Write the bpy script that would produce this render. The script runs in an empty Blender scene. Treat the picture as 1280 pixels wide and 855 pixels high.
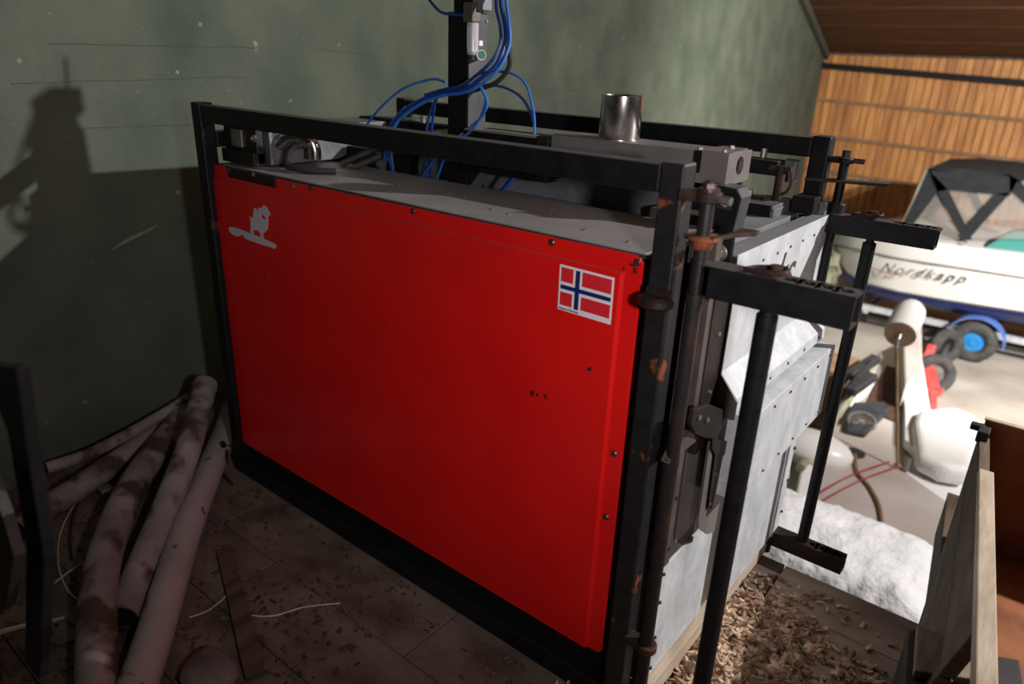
import bpy, bmesh, math, random
from mathutils import Vector, Matrix, Euler, noise
random.seed(7)
PI = math.pi
SC = bpy.context.scene
COL = SC.collection

# ------------------------------------------------------------------ camera
CAMP = Vector((2.3027, -1.2279, 1.5208)); YAW, PITCH, ROLL, FPX = -0.6636, 0.3774, 0.0400, 893.33
cf = Vector((math.sin(YAW)*math.cos(PITCH), math.cos(YAW)*math.cos(PITCH), -math.sin(PITCH)))
cr = Vector((math.cos(YAW), -math.sin(YAW), 0)); cu = cr.cross(cf)
R_ = cr*math.cos(ROLL) + cu*math.sin(ROLL); U_ = -cr*math.sin(ROLL) + cu*math.cos(ROLL)
cam_d = bpy.data.cameras.new('camera'); cam = bpy.data.objects.new('camera', cam_d); COL.objects.link(cam)
mw = Matrix((R_, U_, -cf)).transposed().to_4x4(); mw.translation = CAMP
cam.matrix_world = mw
cam_d.sensor_width = 36; cam_d.lens = FPX*36/1280; cam_d.clip_start = .05; cam_d.clip_end = 200
cam_d.dof.use_dof = True; cam_d.dof.focus_distance = 1.9; cam_d.dof.aperture_fstop = 2.2
SC.camera = cam

# ------------------------------------------------------------------ world, lamps, exposure
SC.view_settings.view_transform = 'Standard'; SC.view_settings.look = 'None'
SC.view_settings.exposure = 0.0; SC.view_settings.gamma = 1; SC.view_settings.use_curve_mapping = False
w = bpy.data.worlds.new('night'); SC.world = w; w.use_nodes = True
w.node_tree.nodes['Background'].inputs[0].default_value = (.55, .6, .7, 1)
w.node_tree.nodes['Background'].inputs[1].default_value = 0.008

def lamp(name, kind, loc, power, color, size=.1, target=None, spot=None, blend=.4):
    l = bpy.data.lights.new(name, kind); l.energy = power; l.color = color
    if kind == 'AREA': l.shape = 'DISK'; l.size = size
    else: l.shadow_soft_size = size
    if spot: l.spot_size = spot; l.spot_blend = blend
    o = bpy.data.objects.new(name, l); COL.objects.link(o); o.location = loc
    if target is not None:
        o.rotation_euler = (Vector(target)-Vector(loc)).to_track_quat('-Z', 'Y').to_euler()
    return o
lamp('hall_work_lamp', 'POINT', (4.8, 2.72, 2.98), 930, (1.0, .97, .94), .05)
lamp('hall_spot_lamp', 'SPOT', (4.9, 4.6, 2.6), 2900, (1.0, .95, .88), .12, target=(1.0, 10.8, -.9), spot=math.radians(118), blend=.6)
lamp('camera_side_fill', 'SPOT', (2.62, -1.02, 1.50), 70, (1.0, .92, .93), .05, target=(1.30, 0, 1.10), spot=math.radians(88), blend=1.0)  # fill spot added beside the camera, aimed at the red panel

# ------------------------------------------------------------------ helpers
def pix(px, py, ax, v):
    """world point where the sight line of a photo pixel meets the plane ax = v (used to read off positions)"""
    d = R_*((px-640)/FPX) + U_*(-(py-427.5)/FPX) + cf
    i = 'xyz'.index(ax); t = (v-CAMP[i])/d[i]
    return CAMP + d*t

def worigin(o):
    v = Vector((0, 0, 0))
    while o is not None:
        v += o.location; o = o.parent
    return v

class MB:
    def __init__(s): s.bm = bmesh.new()
    def box(s, x0, x1, y0, y1, z0, z1, M=None):
        r = bmesh.ops.create_cube(s.bm, size=1)
        m = Matrix.Translation(((x0+x1)/2, (y0+y1)/2, (z0+z1)/2)) @ Matrix.Diagonal((x1-x0, y1-y0, z1-z0, 1))
        if M is not None: m = M @ m
        bmesh.ops.transform(s.bm, matrix=m, verts=r['verts']); return s
    def beam(s, a, b, w, h, up=(0, 0, 1)):
        a = Vector(a); b = Vector(b); d = b-a; L = d.length; d.normalize()
        up = Vector(up); sx = d.cross(up).normalized(); uz = sx.cross(d)
        M = Matrix((d, sx, uz)).transposed().to_4x4(); M.translation = (a+b)/2
        return s.box(-L/2, L/2, -w/2, w/2, -h/2, h/2, M)
    def cyl(s, a, b, r, r2=None, n=16, caps=True):
        a = Vector(a); b = Vector(b); d = b-a
        M = d.to_track_quat('Z', 'Y').to_matrix().to_4x4(); M.translation = (a+b)/2
        bmesh.ops.create_cone(s.bm, cap_ends=caps, segments=n, radius1=r, radius2=r if r2 is None else r2, depth=d.length, matrix=M)
        return s
    def sph(s, c, r, sc=(1, 1, 1), n=16, M=None):
        m = Matrix.Translation(c) @ (M or Matrix()) @ Matrix.Diagonal((*sc, 1))
        bmesh.ops.create_uvsphere(s.bm, u_segments=n, v_segments=max(6, n//2), radius=r, matrix=m); return s
    def lathe(s, prof, c, axis, n=24):
        """prof: (radius, height) list along axis from c, closed loop if the ends differ"""
        q = Vector(axis).to_track_quat('Z', 'Y'); c = Vector(c); rings = []
        for r, h in prof:
            rings.append([s.bm.verts.new(c + q @ Vector((r*math.cos(2*PI*i/n), r*math.sin(2*PI*i/n), h))) for i in range(n)])
        for A, B in zip(rings, rings[1:]):
            for i in range(n): s.bm.faces.new((A[i], A[(i+1) % n], B[(i+1) % n], B[i]))
        if prof[0][0] > 1e-5 and prof[0] != prof[-1]: s.bm.faces.new(rings[0][::-1])
        if prof[-1][0] > 1e-5 and prof[0] != prof[-1]: s.bm.faces.new(rings[-1])
        return s
    def tube(s, pts, r, n=8, sub=6):
        P = [Vector(p) for p in pts]; Q = []
        if sub > 1 and len(P) > 2:
            for i in range(len(P)-1):
                p0 = P[max(i-1, 0)]; p1 = P[i]; p2 = P[i+1]; p3 = P[min(i+2, len(P)-1)]
                for k in range(sub):
                    t = k/sub
                    Q.append(.5*((2*p1)+(p2-p0)*t+(2*p0-5*p1+4*p2-p3)*t*t+(-p0+3*p1-3*p2+p3)*t**3))
            Q.append(P[-1])
        else: Q = P
        R = r if callable(r) else (lambda t: r)
        rings = []; nrm = None
        for i, q in enumerate(Q):
            d = (Q[min(i+1, len(Q)-1)]-Q[max(i-1, 0)]).normalized()
            if nrm is None: nrm = d.orthogonal().normalized()
            nrm = (nrm - d*nrm.dot(d)).normalized(); b = d.cross(nrm); rr = R(i/(len(Q)-1))
            rings.append([s.bm.verts.new(q+(nrm*math.cos(2*PI*k/n)+b*math.sin(2*PI*k/n))*rr) for k in range(n)])
        for A, B in zip(rings, rings[1:]):
            for k in range(n): s.bm.faces.new((A[k], A[(k+1) % n], B[(k+1) % n], B[k]))
        s.bm.faces.new(rings[0][::-1]); s.bm.faces.new(rings[-1]); return s
    def prism(s, pts, vec):
        """extrude a polygon of world points by vec"""
        vec = Vector(vec); A = [s.bm.verts.new(Vector(p)) for p in pts]; B = [s.bm.verts.new(Vector(p)+vec) for p in pts]
        n = len(A); s.bm.faces.new(A[::-1]); s.bm.faces.new(B)
        for i in range(n): s.bm.faces.new((A[i], A[(i+1) % n], B[(i+1) % n], B[i]))
        return s
    def loft(s, secs, close=True, caps=True):
        R = [[s.bm.verts.new(Vector(p)) for p in sec] for sec in secs]; n = len(R[0])
        for A, B in zip(R, R[1:]):
            for i in range(n if close else n-1): s.bm.faces.new((A[i], A[(i+1) % n], B[(i+1) % n], B[i]))
        if caps: s.bm.faces.new(R[0][::-1]); s.bm.faces.new(R[-1])
        return s
    def jit(s, a, sc=3.0):
        for v in s.bm.verts:
            v.co += noise.noise_vector(v.co*sc)*a
        return s
    def build(s, name, m, parent=None, smooth=False, bevel=0, seg=2):
        bmesh.ops.recalc_face_normals(s.bm, faces=s.bm.faces[:])
        me = bpy.data.meshes.new(name)
        off = worigin(parent) if parent is not None else Vector((0, 0, 0))
        bmesh.ops.translate(s.bm, vec=-off, verts=s.bm.verts[:])
        s.bm.to_mesh(me); s.bm.free()
        if smooth:
            me.shade_smooth()
        me.materials.append(m)
        o = bpy.data.objects.new(name, me); COL.objects.link(o); o.parent = parent
        if bevel:
            b = o.modifiers.new('bevel', 'BEVEL'); b.width = bevel; b.segments = seg; b.limit_method = 'ANGLE'; b.angle_limit = .6
            b.harden_normals = False
        elif smooth:
            b = o.modifiers.new('split', 'EDGE_SPLIT'); b.split_angle = .7
        return o

def tag(o, label=None, cat=None, group=None, kind=None):
    if label: o['label'] = label
    if cat: o['category'] = cat
    if group: o['group'] = group
    if kind: o['kind'] = kind
    return o
def empty(name, loc, label, cat, group=None):
    o = bpy.data.objects.new(name, None); COL.objects.link(o); o.location = loc; o.empty_display_size = .1
    return tag(o, label, cat, group)
def place(name, me, loc, parent=None, rot=None, scale=None):
    """linked duplicate of a mesh; loc in world space"""
    o = bpy.data.objects.new(name, me); COL.objects.link(o); o.parent = parent
    o.location = Vector(loc) - (worigin(parent) if parent is not None else Vector((0, 0, 0)))
    if rot is not None: o.rotation_euler = rot
    if scale is not None: o.scale = scale
    return o

def mat(name, c1, c2=None, rough=.6, metal=0, scale=6, detail=4, bump=0, bscale=None, lo=.35, hi=.65, stretch=(1, 1, 1), spec=.5,
        spots=None, vor=0, rvar=0, coat=0, third=None, dust=None, vlo=.9, vhi=1.08):
    m = bpy.data.materials.new(name); m.use_nodes = True; nt = m.node_tree; N = nt.nodes; L = nt.links
    b = N['Principled BSDF']; b.inputs['Roughness'].default_value = rough; b.inputs['Metallic'].default_value = metal
    b.inputs['Specular IOR Level'].default_value = spec
    if coat: b.inputs['Coat Weight'].default_value = coat; b.inputs['Coat Roughness'].default_value = .15
    tc = N.new('ShaderNodeTexCoord'); mp = N.new('ShaderNodeMapping'); mp.inputs['Scale'].default_value = stretch
    geo = N.new('ShaderNodeNewGeometry'); L.new(geo.outputs['Position'], mp.inputs['Vector'])
    out = None
    if c2 is None:
        b.inputs['Base Color'].default_value = (*c1, 1)
        rgb = N.new('ShaderNodeRGB'); rgb.outputs[0].default_value = (*c1, 1); out = rgb.outputs[0]
    else:
        nz = N.new('ShaderNodeTexNoise'); nz.inputs['Scale'].default_value = scale; nz.inputs['Detail'].default_value = detail
        L.new(mp.outputs[0], nz.inputs['Vector'])
        rp = N.new('ShaderNodeValToRGB'); rp.color_ramp.elements[0].position = lo; rp.color_ramp.elements[1].position = hi
        rp.color_ramp.elements[0].color = (*c1, 1); rp.color_ramp.elements[1].color = (*c2, 1)
        L.new(nz.outputs[0], rp.inputs[0]); out = rp.outputs[0]
    if vor:
        vo = N.new('ShaderNodeTexVoronoi'); vo.inputs['Scale'].default_value = vor; L.new(mp.outputs[0], vo.inputs['Vector'])
        bw = N.new('ShaderNodeRGBToBW'); L.new(vo.outputs['Color'], bw.inputs[0])
        mr = N.new('ShaderNodeMapRange'); mr.inputs[3].default_value = vlo; mr.inputs[4].default_value = vhi; L.new(bw.outputs[0], mr.inputs[0])
        mx = N.new('ShaderNodeMix'); mx.data_type = 'RGBA'; mx.blend_type = 'MULTIPLY'; mx.inputs[0].default_value = 1
        L.new(out, mx.inputs[6]); L.new(mr.outputs[0], mx.inputs[7]); out = mx.outputs[2]
    if third:   # (colour, scale, threshold): speckles of another colour
        n3 = N.new('ShaderNodeTexNoise'); n3.inputs['Scale'].default_value = third[1]; n3.inputs['Detail'].default_value = 6
        L.new(geo.outputs['Position'], n3.inputs['Vector'])
        mr = N.new('ShaderNodeMapRange'); mr.inputs[1].default_value = third[2]; mr.inputs[2].default_value = third[2]+(third[3] if len(third) > 3 else .04)
        L.new(n3.outputs[0], mr.inputs[0])
        mx = N.new('ShaderNodeMix'); mx.data_type = 'RGBA'; L.new(mr.outputs[0], mx.inputs[0]); L.new(out, mx.inputs[6])
        mx.inputs[7].default_value = (*third[0], 1); out = mx.outputs[2]
    if dust:    # grey dust settled on upward faces
        sx = N.new('ShaderNodeSeparateXYZ'); L.new(geo.outputs['Normal'], sx.inputs[0])
        mr = N.new('ShaderNodeMapRange'); mr.inputs[1].default_value = .6; mr.inputs[2].default_value = .98; mr.inputs[4].default_value = .9
        L.new(sx.outputs[2], mr.inputs[0])
        mx = N.new('ShaderNodeMix'); mx.data_type = 'RGBA'; L.new(mr.outputs[0], mx.inputs[0]); L.new(out, mx.inputs[6])
        mx.inputs[7].default_value = (*dust, 1); out = mx.outputs[2]
    if spots:   # (positions, radius, colour): chipped paint at places
        n2 = N.new('ShaderNodeTexNoise'); n2.inputs['Scale'].default_value = 90; n2.inputs['Detail'].default_value = 3
        L.new(geo.outputs['Position'], n2.inputs['Vector'])
        for (p, r) in spots[0]:
            vm = N.new('ShaderNodeVectorMath'); vm.operation = 'DISTANCE'; L.new(geo.outputs['Position'], vm.inputs[0]); vm.inputs[1].default_value = p
            ad = N.new('ShaderNodeMath'); ad.operation = 'MULTIPLY_ADD'; ad.inputs[1].default_value = .03; L.new(n2.outputs[0], ad.inputs[0])
            L.new(vm.outputs['Value'], ad.inputs[2])
            lt = N.new('ShaderNodeMath'); lt.operation = 'LESS_THAN'; lt.inputs[1].default_value = r+.013; L.new(ad.outputs[0], lt.inputs[0])
            mx = N.new('ShaderNodeMix'); mx.data_type = 'RGBA'; L.new(lt.outputs[0], mx.inputs[0]); L.new(out, mx.inputs[6])
            mx.inputs[7].default_value = (*spots[1], 1); out = mx.outputs[2]
    L.new(out, b.inputs['Base Color'])
    if rvar:
        n4 = N.new('ShaderNodeTexNoise'); n4.inputs['Scale'].default_value = scale*1.7; L.new(mp.outputs[0], n4.inputs['Vector'])
        mr = N.new('ShaderNodeMapRange'); mr.inputs[3].default_value = max(.02, rough-rvar); mr.inputs[4].default_value = rough+rvar
        L.new(n4.outputs[0], mr.inputs[0]); L.new(mr.outputs[0], b.inputs['Roughness'])
    if bump:
        nb = N.new('ShaderNodeTexNoise'); nb.inputs['Scale'].default_value = bscale or scale*4; nb.inputs['Detail'].default_value = 5
        L.new(mp.outputs[0], nb.inputs['Vector'])
        bp = N.new('ShaderNodeBump'); bp.inputs['Strength'].default_value = 1; bp.inputs['Distance'].default_value = bump
        L.new(nb.outputs[0], bp.inputs['Height']); L.new(bp.outputs[0], b.inputs['Normal'])
    return m

M = {}
M['black'] = mat('black_paint', (.004, .004, .005), (.008, .008, .010), dust=(.09, .085, .085), rough=.5, spec=.3, scale=30, bump=.0006, bscale=220, third=((.10, .028, .012), 9, .68))
M['blackrust'] = mat('black_paint_rusty', (.005, .004, .005), (.010, .009, .010), dust=(.10, .095, .095), rough=.5, spec=.55, scale=30, bump=.0008, bscale=200, third=((.16, .045, .015), 13, .64))
M['blackclean'] = mat('black_paint_clean', (.004, .004, .005), (.009, .009, .011), rough=.5, spec=.3, scale=30, bump=.0006, bscale=220)
M['darkbody'] = mat('dark_body', (.005, .005, .006), (.009, .008, .008), rough=.6, scale=12, spec=.2)
M['rust'] = mat('rusty_steel', (.018, .010, .009), (.085, .028, .013), rough=.7, metal=.2, scale=25, lo=.42, hi=.72, bump=.001, bscale=150)
M['darkrust'] = mat('dark_rust', (.007, .005, .005), (.020, .010, .008), rough=.55, metal=.1, scale=20, bump=.001, bscale=120)
M['orange'] = mat('orange_rust', (.07, .022, .010), (.28, .075, .022), rough=.7, scale=30, bump=.001, bscale=150)
M['rod'] = mat('rod_steel', (.030, .027, .028), (.08, .035, .02), rough=.45, metal=.5, scale=9, lo=.5, hi=.7, bump=.0006, bscale=120)
chips = [((1.435, .02, .83), .006)]
def fp(x, y): q = pix(x, y, 'y', .024); return (q.x, q.y, q.z)
M['red'] = mat('red_paint', (.68, .006, .006), (.76, .009, .007), rough=.38, scale=4, bump=.00025, bscale=60, coat=.15, spec=.4,
               spots=([(fp(331, 347), .006), (fp(665, 492), .008), (fp(672, 494), .006), (fp(683, 496), .007), (fp(652, 486), .003), (fp(697, 500), .003),
                       (fp(786, 331), .009), (fp(792, 340), .009), (fp(779, 337), .005), (fp(758, 806), .009)], (.03, .012, .012)))
M['wornred'] = mat('worn_red', (.30, .07, .07), (.36, .03, .03), rough=.6, scale=60)
M['galv'] = mat('galvanised', (.50, .52, .55), (.64, .66, .69), rough=.62, metal=.1, scale=14, vor=90, rvar=.1, stretch=(1, 1, .6))
M['cover'] = mat('cover_grey', (.055, .055, .062), (.085, .085, .095), rough=.5, metal=.2, scale=9)
M['galvdark'] = mat('galvanised_dull', (.13, .14, .155), (.23, .24, .26), rough=.5, metal=.4, scale=12, vor=60, rvar=.1)
M['topplate'] = mat('top_plate', (.24, .225, .225), (.30, .285, .285), rough=.5, metal=.15, scale=5, bump=.0003, bscale=90)
M['ledge'] = mat('ledge_shade_grey', (.17, .18, .19), (.23, .24, .25), rough=.6, metal=.1, scale=8)  # galvanised lip and ledge tops, coloured darker for the lamp's grazing light
M['stain'] = mat('stainless', (.28, .25, .245), (.36, .32, .31), rough=.42, metal=.6, scale=8)
M['brushed'] = mat('brushed_stainless', (.55, .52, .5), (.68, .64, .61), rough=.22, metal=1, scale=3, stretch=(1, 1, 30))
M['browned'] = mat('browned_steel', (.10, .082, .075), (.17, .14, .13), rough=.45, metal=.5, scale=10, rvar=.1)
M['beam'] = mat('beam_steel', (.17, .155, .155), (.23, .215, .215), rough=.5, metal=.3, scale=10)
M['bolt'] = mat('bolt_zinc', (.30, .28, .27), (.42, .40, .38), rough=.35, metal=.8, scale=40)
M['dbolt'] = mat('bolt_dark', (.07, .05, .05), (.14, .10, .09), rough=.4, metal=.7, scale=40)
M['blue'] = mat('blue_hose', (.02, .10, .42), (.04, .20, .62), rough=.3, scale=8, coat=.3)
M['dblue'] = mat('dark_blue_hose', (.006, .03, .16), (.012, .05, .26), rough=.3, scale=8, coat=.3)
M['rubber'] = mat('rubber', (.02, .02, .022), (.035, .034, .035), rough=.6, scale=20)
M['white'] = mat('sticker_white', (.62, .58, .64), rough=.5)
M['flagwhite'] = mat('flag_white', (.78, .74, .78), rough=.45)
M['flagred'] = mat('flag_red', (.66, .02, .03), rough=.45)
M['flagblue'] = mat('flag_blue', (.008, .02, .12), rough=.45)
M['ink'] = mat('ink', (.02, .02, .03), rough=.5)
M['wall'] = mat('green_wall', (.066, .086, .064), (.128, .152, .110), rough=.85, scale=2.6, detail=12, bump=.006, bscale=26, lo=.28, hi=.74,
                third=((.24, .26, .21), 19, .69, .06))
M['wallmark'] = mat('wall_patch', (.33, .33, .28), (.22, .24, .19), rough=.9, scale=30, bump=.004)
M['walldark'] = mat('wall_stain', (.05, .055, .042), (.09, .095, .075), rough=.9, scale=30)
M['plank'] = mat('wall_plank', (.42, .16, .04), (.66, .31, .095), rough=.6, scale=5, stretch=(3, 3, .35), detail=6, bump=.002)
M['plank2'] = mat('wall_plank_dark', (.34, .125, .032), (.54, .235, .07), rough=.6, scale=5, stretch=(3, 3, .35), detail=6, bump=.002)
M['roof'] = mat('roof_board', (.06, .022, .010), (.12, .045, .018), rough=.6, scale=4, stretch=(.3, 3, 3), detail=6)
M['rail'] = mat('wall_rail', (.20, .11, .055), (.30, .18, .10), rough=.7, scale=8)
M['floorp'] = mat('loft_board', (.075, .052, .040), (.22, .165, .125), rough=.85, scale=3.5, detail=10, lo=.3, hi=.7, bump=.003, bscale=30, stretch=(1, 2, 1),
                  third=((.045, .028, .022), 4, .50, .25))
M['concrete'] = mat('barn_floor', (.36, .32, .27), (.60, .55, .49), rough=.85, scale=1.2, detail=9, bump=.006, bscale=12)
M['chip'] = mat('wood_chip', (.26, .15, .095), (.74, .56, .40), rough=.8, scale=24, detail=2, vor=35, lo=.38, hi=.66, vlo=.7, vhi=1.25)
M['floorpale'] = mat('loft_board_dusty_lightened', (.26, .205, .16), (.46, .39, .32), rough=.9, scale=4, detail=10, bump=.003, bscale=30, stretch=(1, 2, 1))  # dusty boards, colour also lightened to offset the bin's cast shadow
M['litter'] = mat('litter', (.04, .022, .016), (.15, .085, .06), rough=.9, scale=25, vor=30, vlo=.6, vhi=1.4)
M['palewood'] = mat('pale_wood', (.42, .33, .24), (.60, .50, .39), rough=.7, scale=5, stretch=(4, 1, 4), detail=6, bump=.002)
M['greywood'] = mat('grey_wood', (.17, .125, .09), (.34, .27, .20), rough=.8, scale=4, stretch=(6, 1, 3), detail=8, bump=.003)
M['oldwood'] = mat('old_wood', (.08, .055, .038), (.17, .125, .09), rough=.8, scale=4, stretch=(6, 1, 3), detail=8, bump=.003)
M['darkwood'] = mat('dark_wood', (.05, .032, .02), (.14, .09, .055), rough=.75, scale=4, stretch=(6, 1, 4), detail=8, bump=.003)
M['ply'] = mat('plywood', (.20, .065, .022), (.36, .13, .048), rough=.55, scale=7, detail=5, bump=.001)
M['pipe'] = mat('old_pipe', (.22, .18, .18), (.38, .33, .33), rough=.65, scale=6, detail=8, bump=.0015, third=((.085, .05, .042), 9, .47, .12))
M['pipeclean'] = mat('old_pipe_clean', (.34, .29, .29), (.44, .39, .39), rough=.5, scale=4, third=((.16, .08, .07), 16, .64, .05))
M['fibre'] = mat('white_padding', (.78, .80, .83), (.9, .9, .92), rough=.95, scale=8, bump=.012, bscale=30)
M['gel'] = mat('gelcoat', (.80, .79, .77), (.86, .85, .83), rough=.3, scale=2)
M['geldull'] = mat('gelcoat_dull', (.42, .37, .34), (.52, .47, .44), rough=.5, scale=2, detail=3)
M['navy'] = mat('navy_paint', (.015, .02, .09), (.02, .03, .13), rough=.35, scale=3)
M['canvas'] = mat('canvas', (.009, .012, .014), (.017, .021, .024), rough=.85, scale=20, bump=.003)
M['tyre'] = mat('tyre', (.05, .05, .052), (.10, .095, .09), rough=.85, scale=14, bump=.003)
M['rimblue'] = mat('blue_rim', (.02, .22, .62), (.04, .34, .75), rough=.35, scale=6)
M['mudblue'] = mat('blue_mudguard', (.10, .20, .62), (.16, .28, .72), rough=.5, scale=6)
M['cartred'] = mat('cart_red', (.62, .06, .06), (.75, .14, .12), rough=.4, scale=10)
M['fender'] = mat('fender_end', (.30, .18, .11), (.42, .27, .18), rough=.8, scale=12)
M['dash'] = mat('dash', (.035, .038, .045), (.06, .065, .075), rough=.5, scale=10)
M['brown'] = mat('cockpit_brown', (.06, .028, .02), (.10, .05, .035), rough=.6, scale=10)
M['stone'] = mat('stone', (.10, .085, .08), (.22, .19, .18), rough=.8, scale=12, bump=.004)
M['clutter'] = mat('olive_cloth', (.20, .20, .13), (.34, .34, .25), rough=.9, scale=6, bump=.01)
M['redrope'] = mat('red_rope', (.35, .03, .05), rough=.7)
M['wire'] = mat('white_wire', (.45, .40, .38), (.6, .55, .52), rough=.5, scale=10)
M['dwire'] = mat('black_wire', (.025, .02, .02), rough=.5)
M['green'] = mat('green_gauge', (.01, .16, .10), rough=.25)
def glass(name, c, alpha, rough=.1):
    m = bpy.data.materials.new(name); m.use_nodes = True; b = m.node_tree.nodes['Principled BSDF']
    b.inputs['Base Color'].default_value = (*c, 1); b.inputs['Alpha'].default_value = alpha; b.inputs['Roughness'].default_value = rough
    return m
M['vinyl'] = glass('clear_vinyl', (.5, .48, .46), .2, .1)
M['teal'] = glass('tinted_screen', (.10, .42, .38), .75, .1)
M['bowl'] = glass('filter_bowl', (.75, .72, .75), .6, .15)

# ================================================================== SETTING
A_ = Vector((-.119, .993, 0)); B_ = Vector((.993, .119, 0))      # barn directions: along the green wall, across the barn
def ab(a, b, z): return A_*a + B_*b + Vector((0, 0, z))
CW = 13.758; BW = -.536; ZLOW = -2.0
# green wall: thick slab on the left, with cast marks
mb = MB(); mb.loft([[ab(a, BW, ZLOW-.1), ab(a, BW-.3, ZLOW-.1), ab(a, BW-.3, zt), ab(a, BW, zt)] for a, zt in ((-6, 7.0), (CW+.2, 1.95))])
wall = tag(mb.build('wall_left', M['wall']), 'green painted rough concrete wall behind the red machine', kind='structure')
def on_wall(px, py):
    d = R_*((px-640)/FPX) + U_*(-(py-427.5)/FPX) + cf; n = B_
    return CAMP + d*((BW-n.dot(CAMP))/n.dot(d))
# shutter-board lines cast in the wall, and chips of loose render
for i, (x0, y0, x1, y1) in enumerate(((60, 55, 318, 60), (14, 104, 312, 96), (110, 160, 240, 156), (660, 99, 742, 97), (640, 116, 720, 113), (392, 60, 470, 70))):
    a = on_wall(x0, y0); b = on_wall(x1, y1); m = MB(); pts = []
    for k in range(9):
        p = a.lerp(b, k/8); pts.append(p + Vector((.001, 0, noise.noise(p*9)*.006)))
    m.tube(pts, .0012, 5, 2); m.build('joint_line', M['walldark'], wall)
for px, py, r in ((221, 90, .008), (318, 55, .012), (178, 36, .003), (276, 92, .003), (259, 110, .003), (172, 115, .003), (320, 62, .007), (316, 145, .004), (395, 148, .006), (640, 126, .007),
                  (222, 240, .009), (660, 110, .006), (750, 60, .006), (960, 205, .02), (850, 60, .01)):
    p = on_wall(px, py); MB().sph(p, r, (.5, 1, .9), 8).jit(r*.5, 90).build('render_lump', M['wallmark'], wall, smooth=True)
m = MB(); a = on_wall(140, 312); b = on_wall(197, 281)
m.tube([a, a.lerp(b, .3)+Vector((0, 0, .004)), a.lerp(b, .7), b], lambda t: .0015+.006*math.sin(PI*t), 6); m.build('light_streak', M['wallmark'], wall)  # light falling through a gap in the shadow, painted as a pale strip
# curb where green wall meets the roof
m = MB(); m.beam(ab(-2, BW+.04, 1.93+.26*(CW+2)-.15), ab(CW, BW+.04, 1.78), .09, .12); tag(m.build('trim_1', M['walldark']), 'dark edge trim where the green wall meets the roof', kind='structure')
# end wall: vertical planks, three rails, sill beam
ew = empty('wall_back', ab(CW, 2.5, ZLOW), 'orange-brown vertical plank wall at the far end of the barn', None); ew['kind'] = 'structure'
pw = .135; npk = 52
meshes = []
for mi in range(4):
    m = MB(); m.box(-pw/2+.006, pw/2-.006, 0, .03, 0, 3.8); ob = m.build('plank', M['plank' if mi % 2 else 'plank2'], None, bevel=0); meshes.append(ob.data); bpy.data.objects.remove(ob)
ang = math.atan2(B_.y, B_.x)
for i in range(npk):
    b = BW+pw/2+i*pw
    place('plank', random.choice(meshes), ab(CW+random.uniform(-.008, .008), b, ZLOW), ew, rot=(0, 0, ang), scale=(1, 1, 1.0))
m = MB(); m.beam(ab(CW+.08, BW, -.1), ab(CW+.08, 7, -.1), .04, 3.9); m.build('backing', M['darkwood'], ew)
for z in (1.02, .37, -.27, -1.0):
    m = MB(); m.beam(ab(CW-.03, BW, z), ab(CW-.03, 7, z-.33), .06, .055); m.build('rail', M['rail'], ew)
m = MB(); m.beam(ab(CW-.06, BW, 1.62), ab(CW-.06, 7, 1.25), .14, .10); tag(m.build('trim_2', M['darkbody']), 'dark beam along the top of the plank wall', kind='structure')
# roof: boards across the barn, rising towards the camera
rf = empty('ceiling', ab(8, 3, 3.4), 'dark brown sloping board roof seen at top right', None); rf['kind'] = 'structure'
bwid = .81
sl = math.atan(.26)
nb = 22
for i in range(nb):
    a0 = CW+.1-i*bwid*math.cos(sl); z0 = 1.86+(CW-a0)*.26 + random.uniform(-.004, .004)
    m = MB(); a1 = a0-(bwid-.03)*math.cos(sl); z1 = z0+(bwid-.03)*math.sin(sl)
    m.loft([[ab(a0, b, z0), ab(a1, b, z1), ab(a1, b, z1+.03), ab(a0, b, z0+.03)] for b in (BW-.3, 9)])
    m.build('board', M['roof'], rf)
m = MB()
a0 = CW+.3; a1 = -5
m.loft([[ab(a0, b, 1.86+(CW-a0)*.26+.045), ab(a1, b, 1.86+(CW-a1)*.26+.045), ab(a1, b, 1.86+(CW-a1)*.26+.1), ab(a0, b, 1.86+(CW-a0)*.26+.1)] for b in (BW-.3, 9)])
m.build('underlay', M['palewood'], rf)
# lower barn floor
m = MB(); m.box(-4, 12, -6, 16, ZLOW-.2, ZLOW); tag(m.build('floor', M['concrete']), 'pale dusty concrete barn floor below the loft', kind='structure')
# loft platform: planks running along the machine
lf = empty('floor_loft', (1, -.5, -.05), 'dark dirty board floor of the loft the machine stands on', None); lf['kind'] = 'structure'
y = .875; row = 0
while y > -2.4:
    wd = .222 if row else .205
    x = -.62; first = True
    while x < 4.2:
        L = random.uniform(.7, 1.3)
        if row == 4: L = .9
        x1 = min(x+L, 4.2)
        m = MB(); dz = random.uniform(-.004, 0); m.box(x+.002, x1-.003, y-wd+.003, y, -.032, dz)
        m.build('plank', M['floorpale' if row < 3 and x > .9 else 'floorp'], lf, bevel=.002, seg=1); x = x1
    y -= wd; row += 1
m = MB(); m.box(-.62, 4.2, -2.4, .86, -.2, -.035); m.build('joist_deck', M['darkwood'], lf)
m = MB(); m.prism([(2.275, .88, -.2), (4.2, .88, -.2), (4.2, 1.75, -.2), (2.18, 1.75, -.2)], (0, 0, .2)); m.build('side_deck', M['darkwood'], lf)
for xx in (.2, 1.4, 2.6, 3.8):
    m = MB(); m.box(xx, xx+.12, .7, .82, ZLOW, -.2); m.build('post', M['darkwood'], lf)
m = MB(); m.box(2.6, 2.72, 1.5, 1.62, ZLOW, -.2); m.build('post', M['darkwood'], lf)

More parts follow.
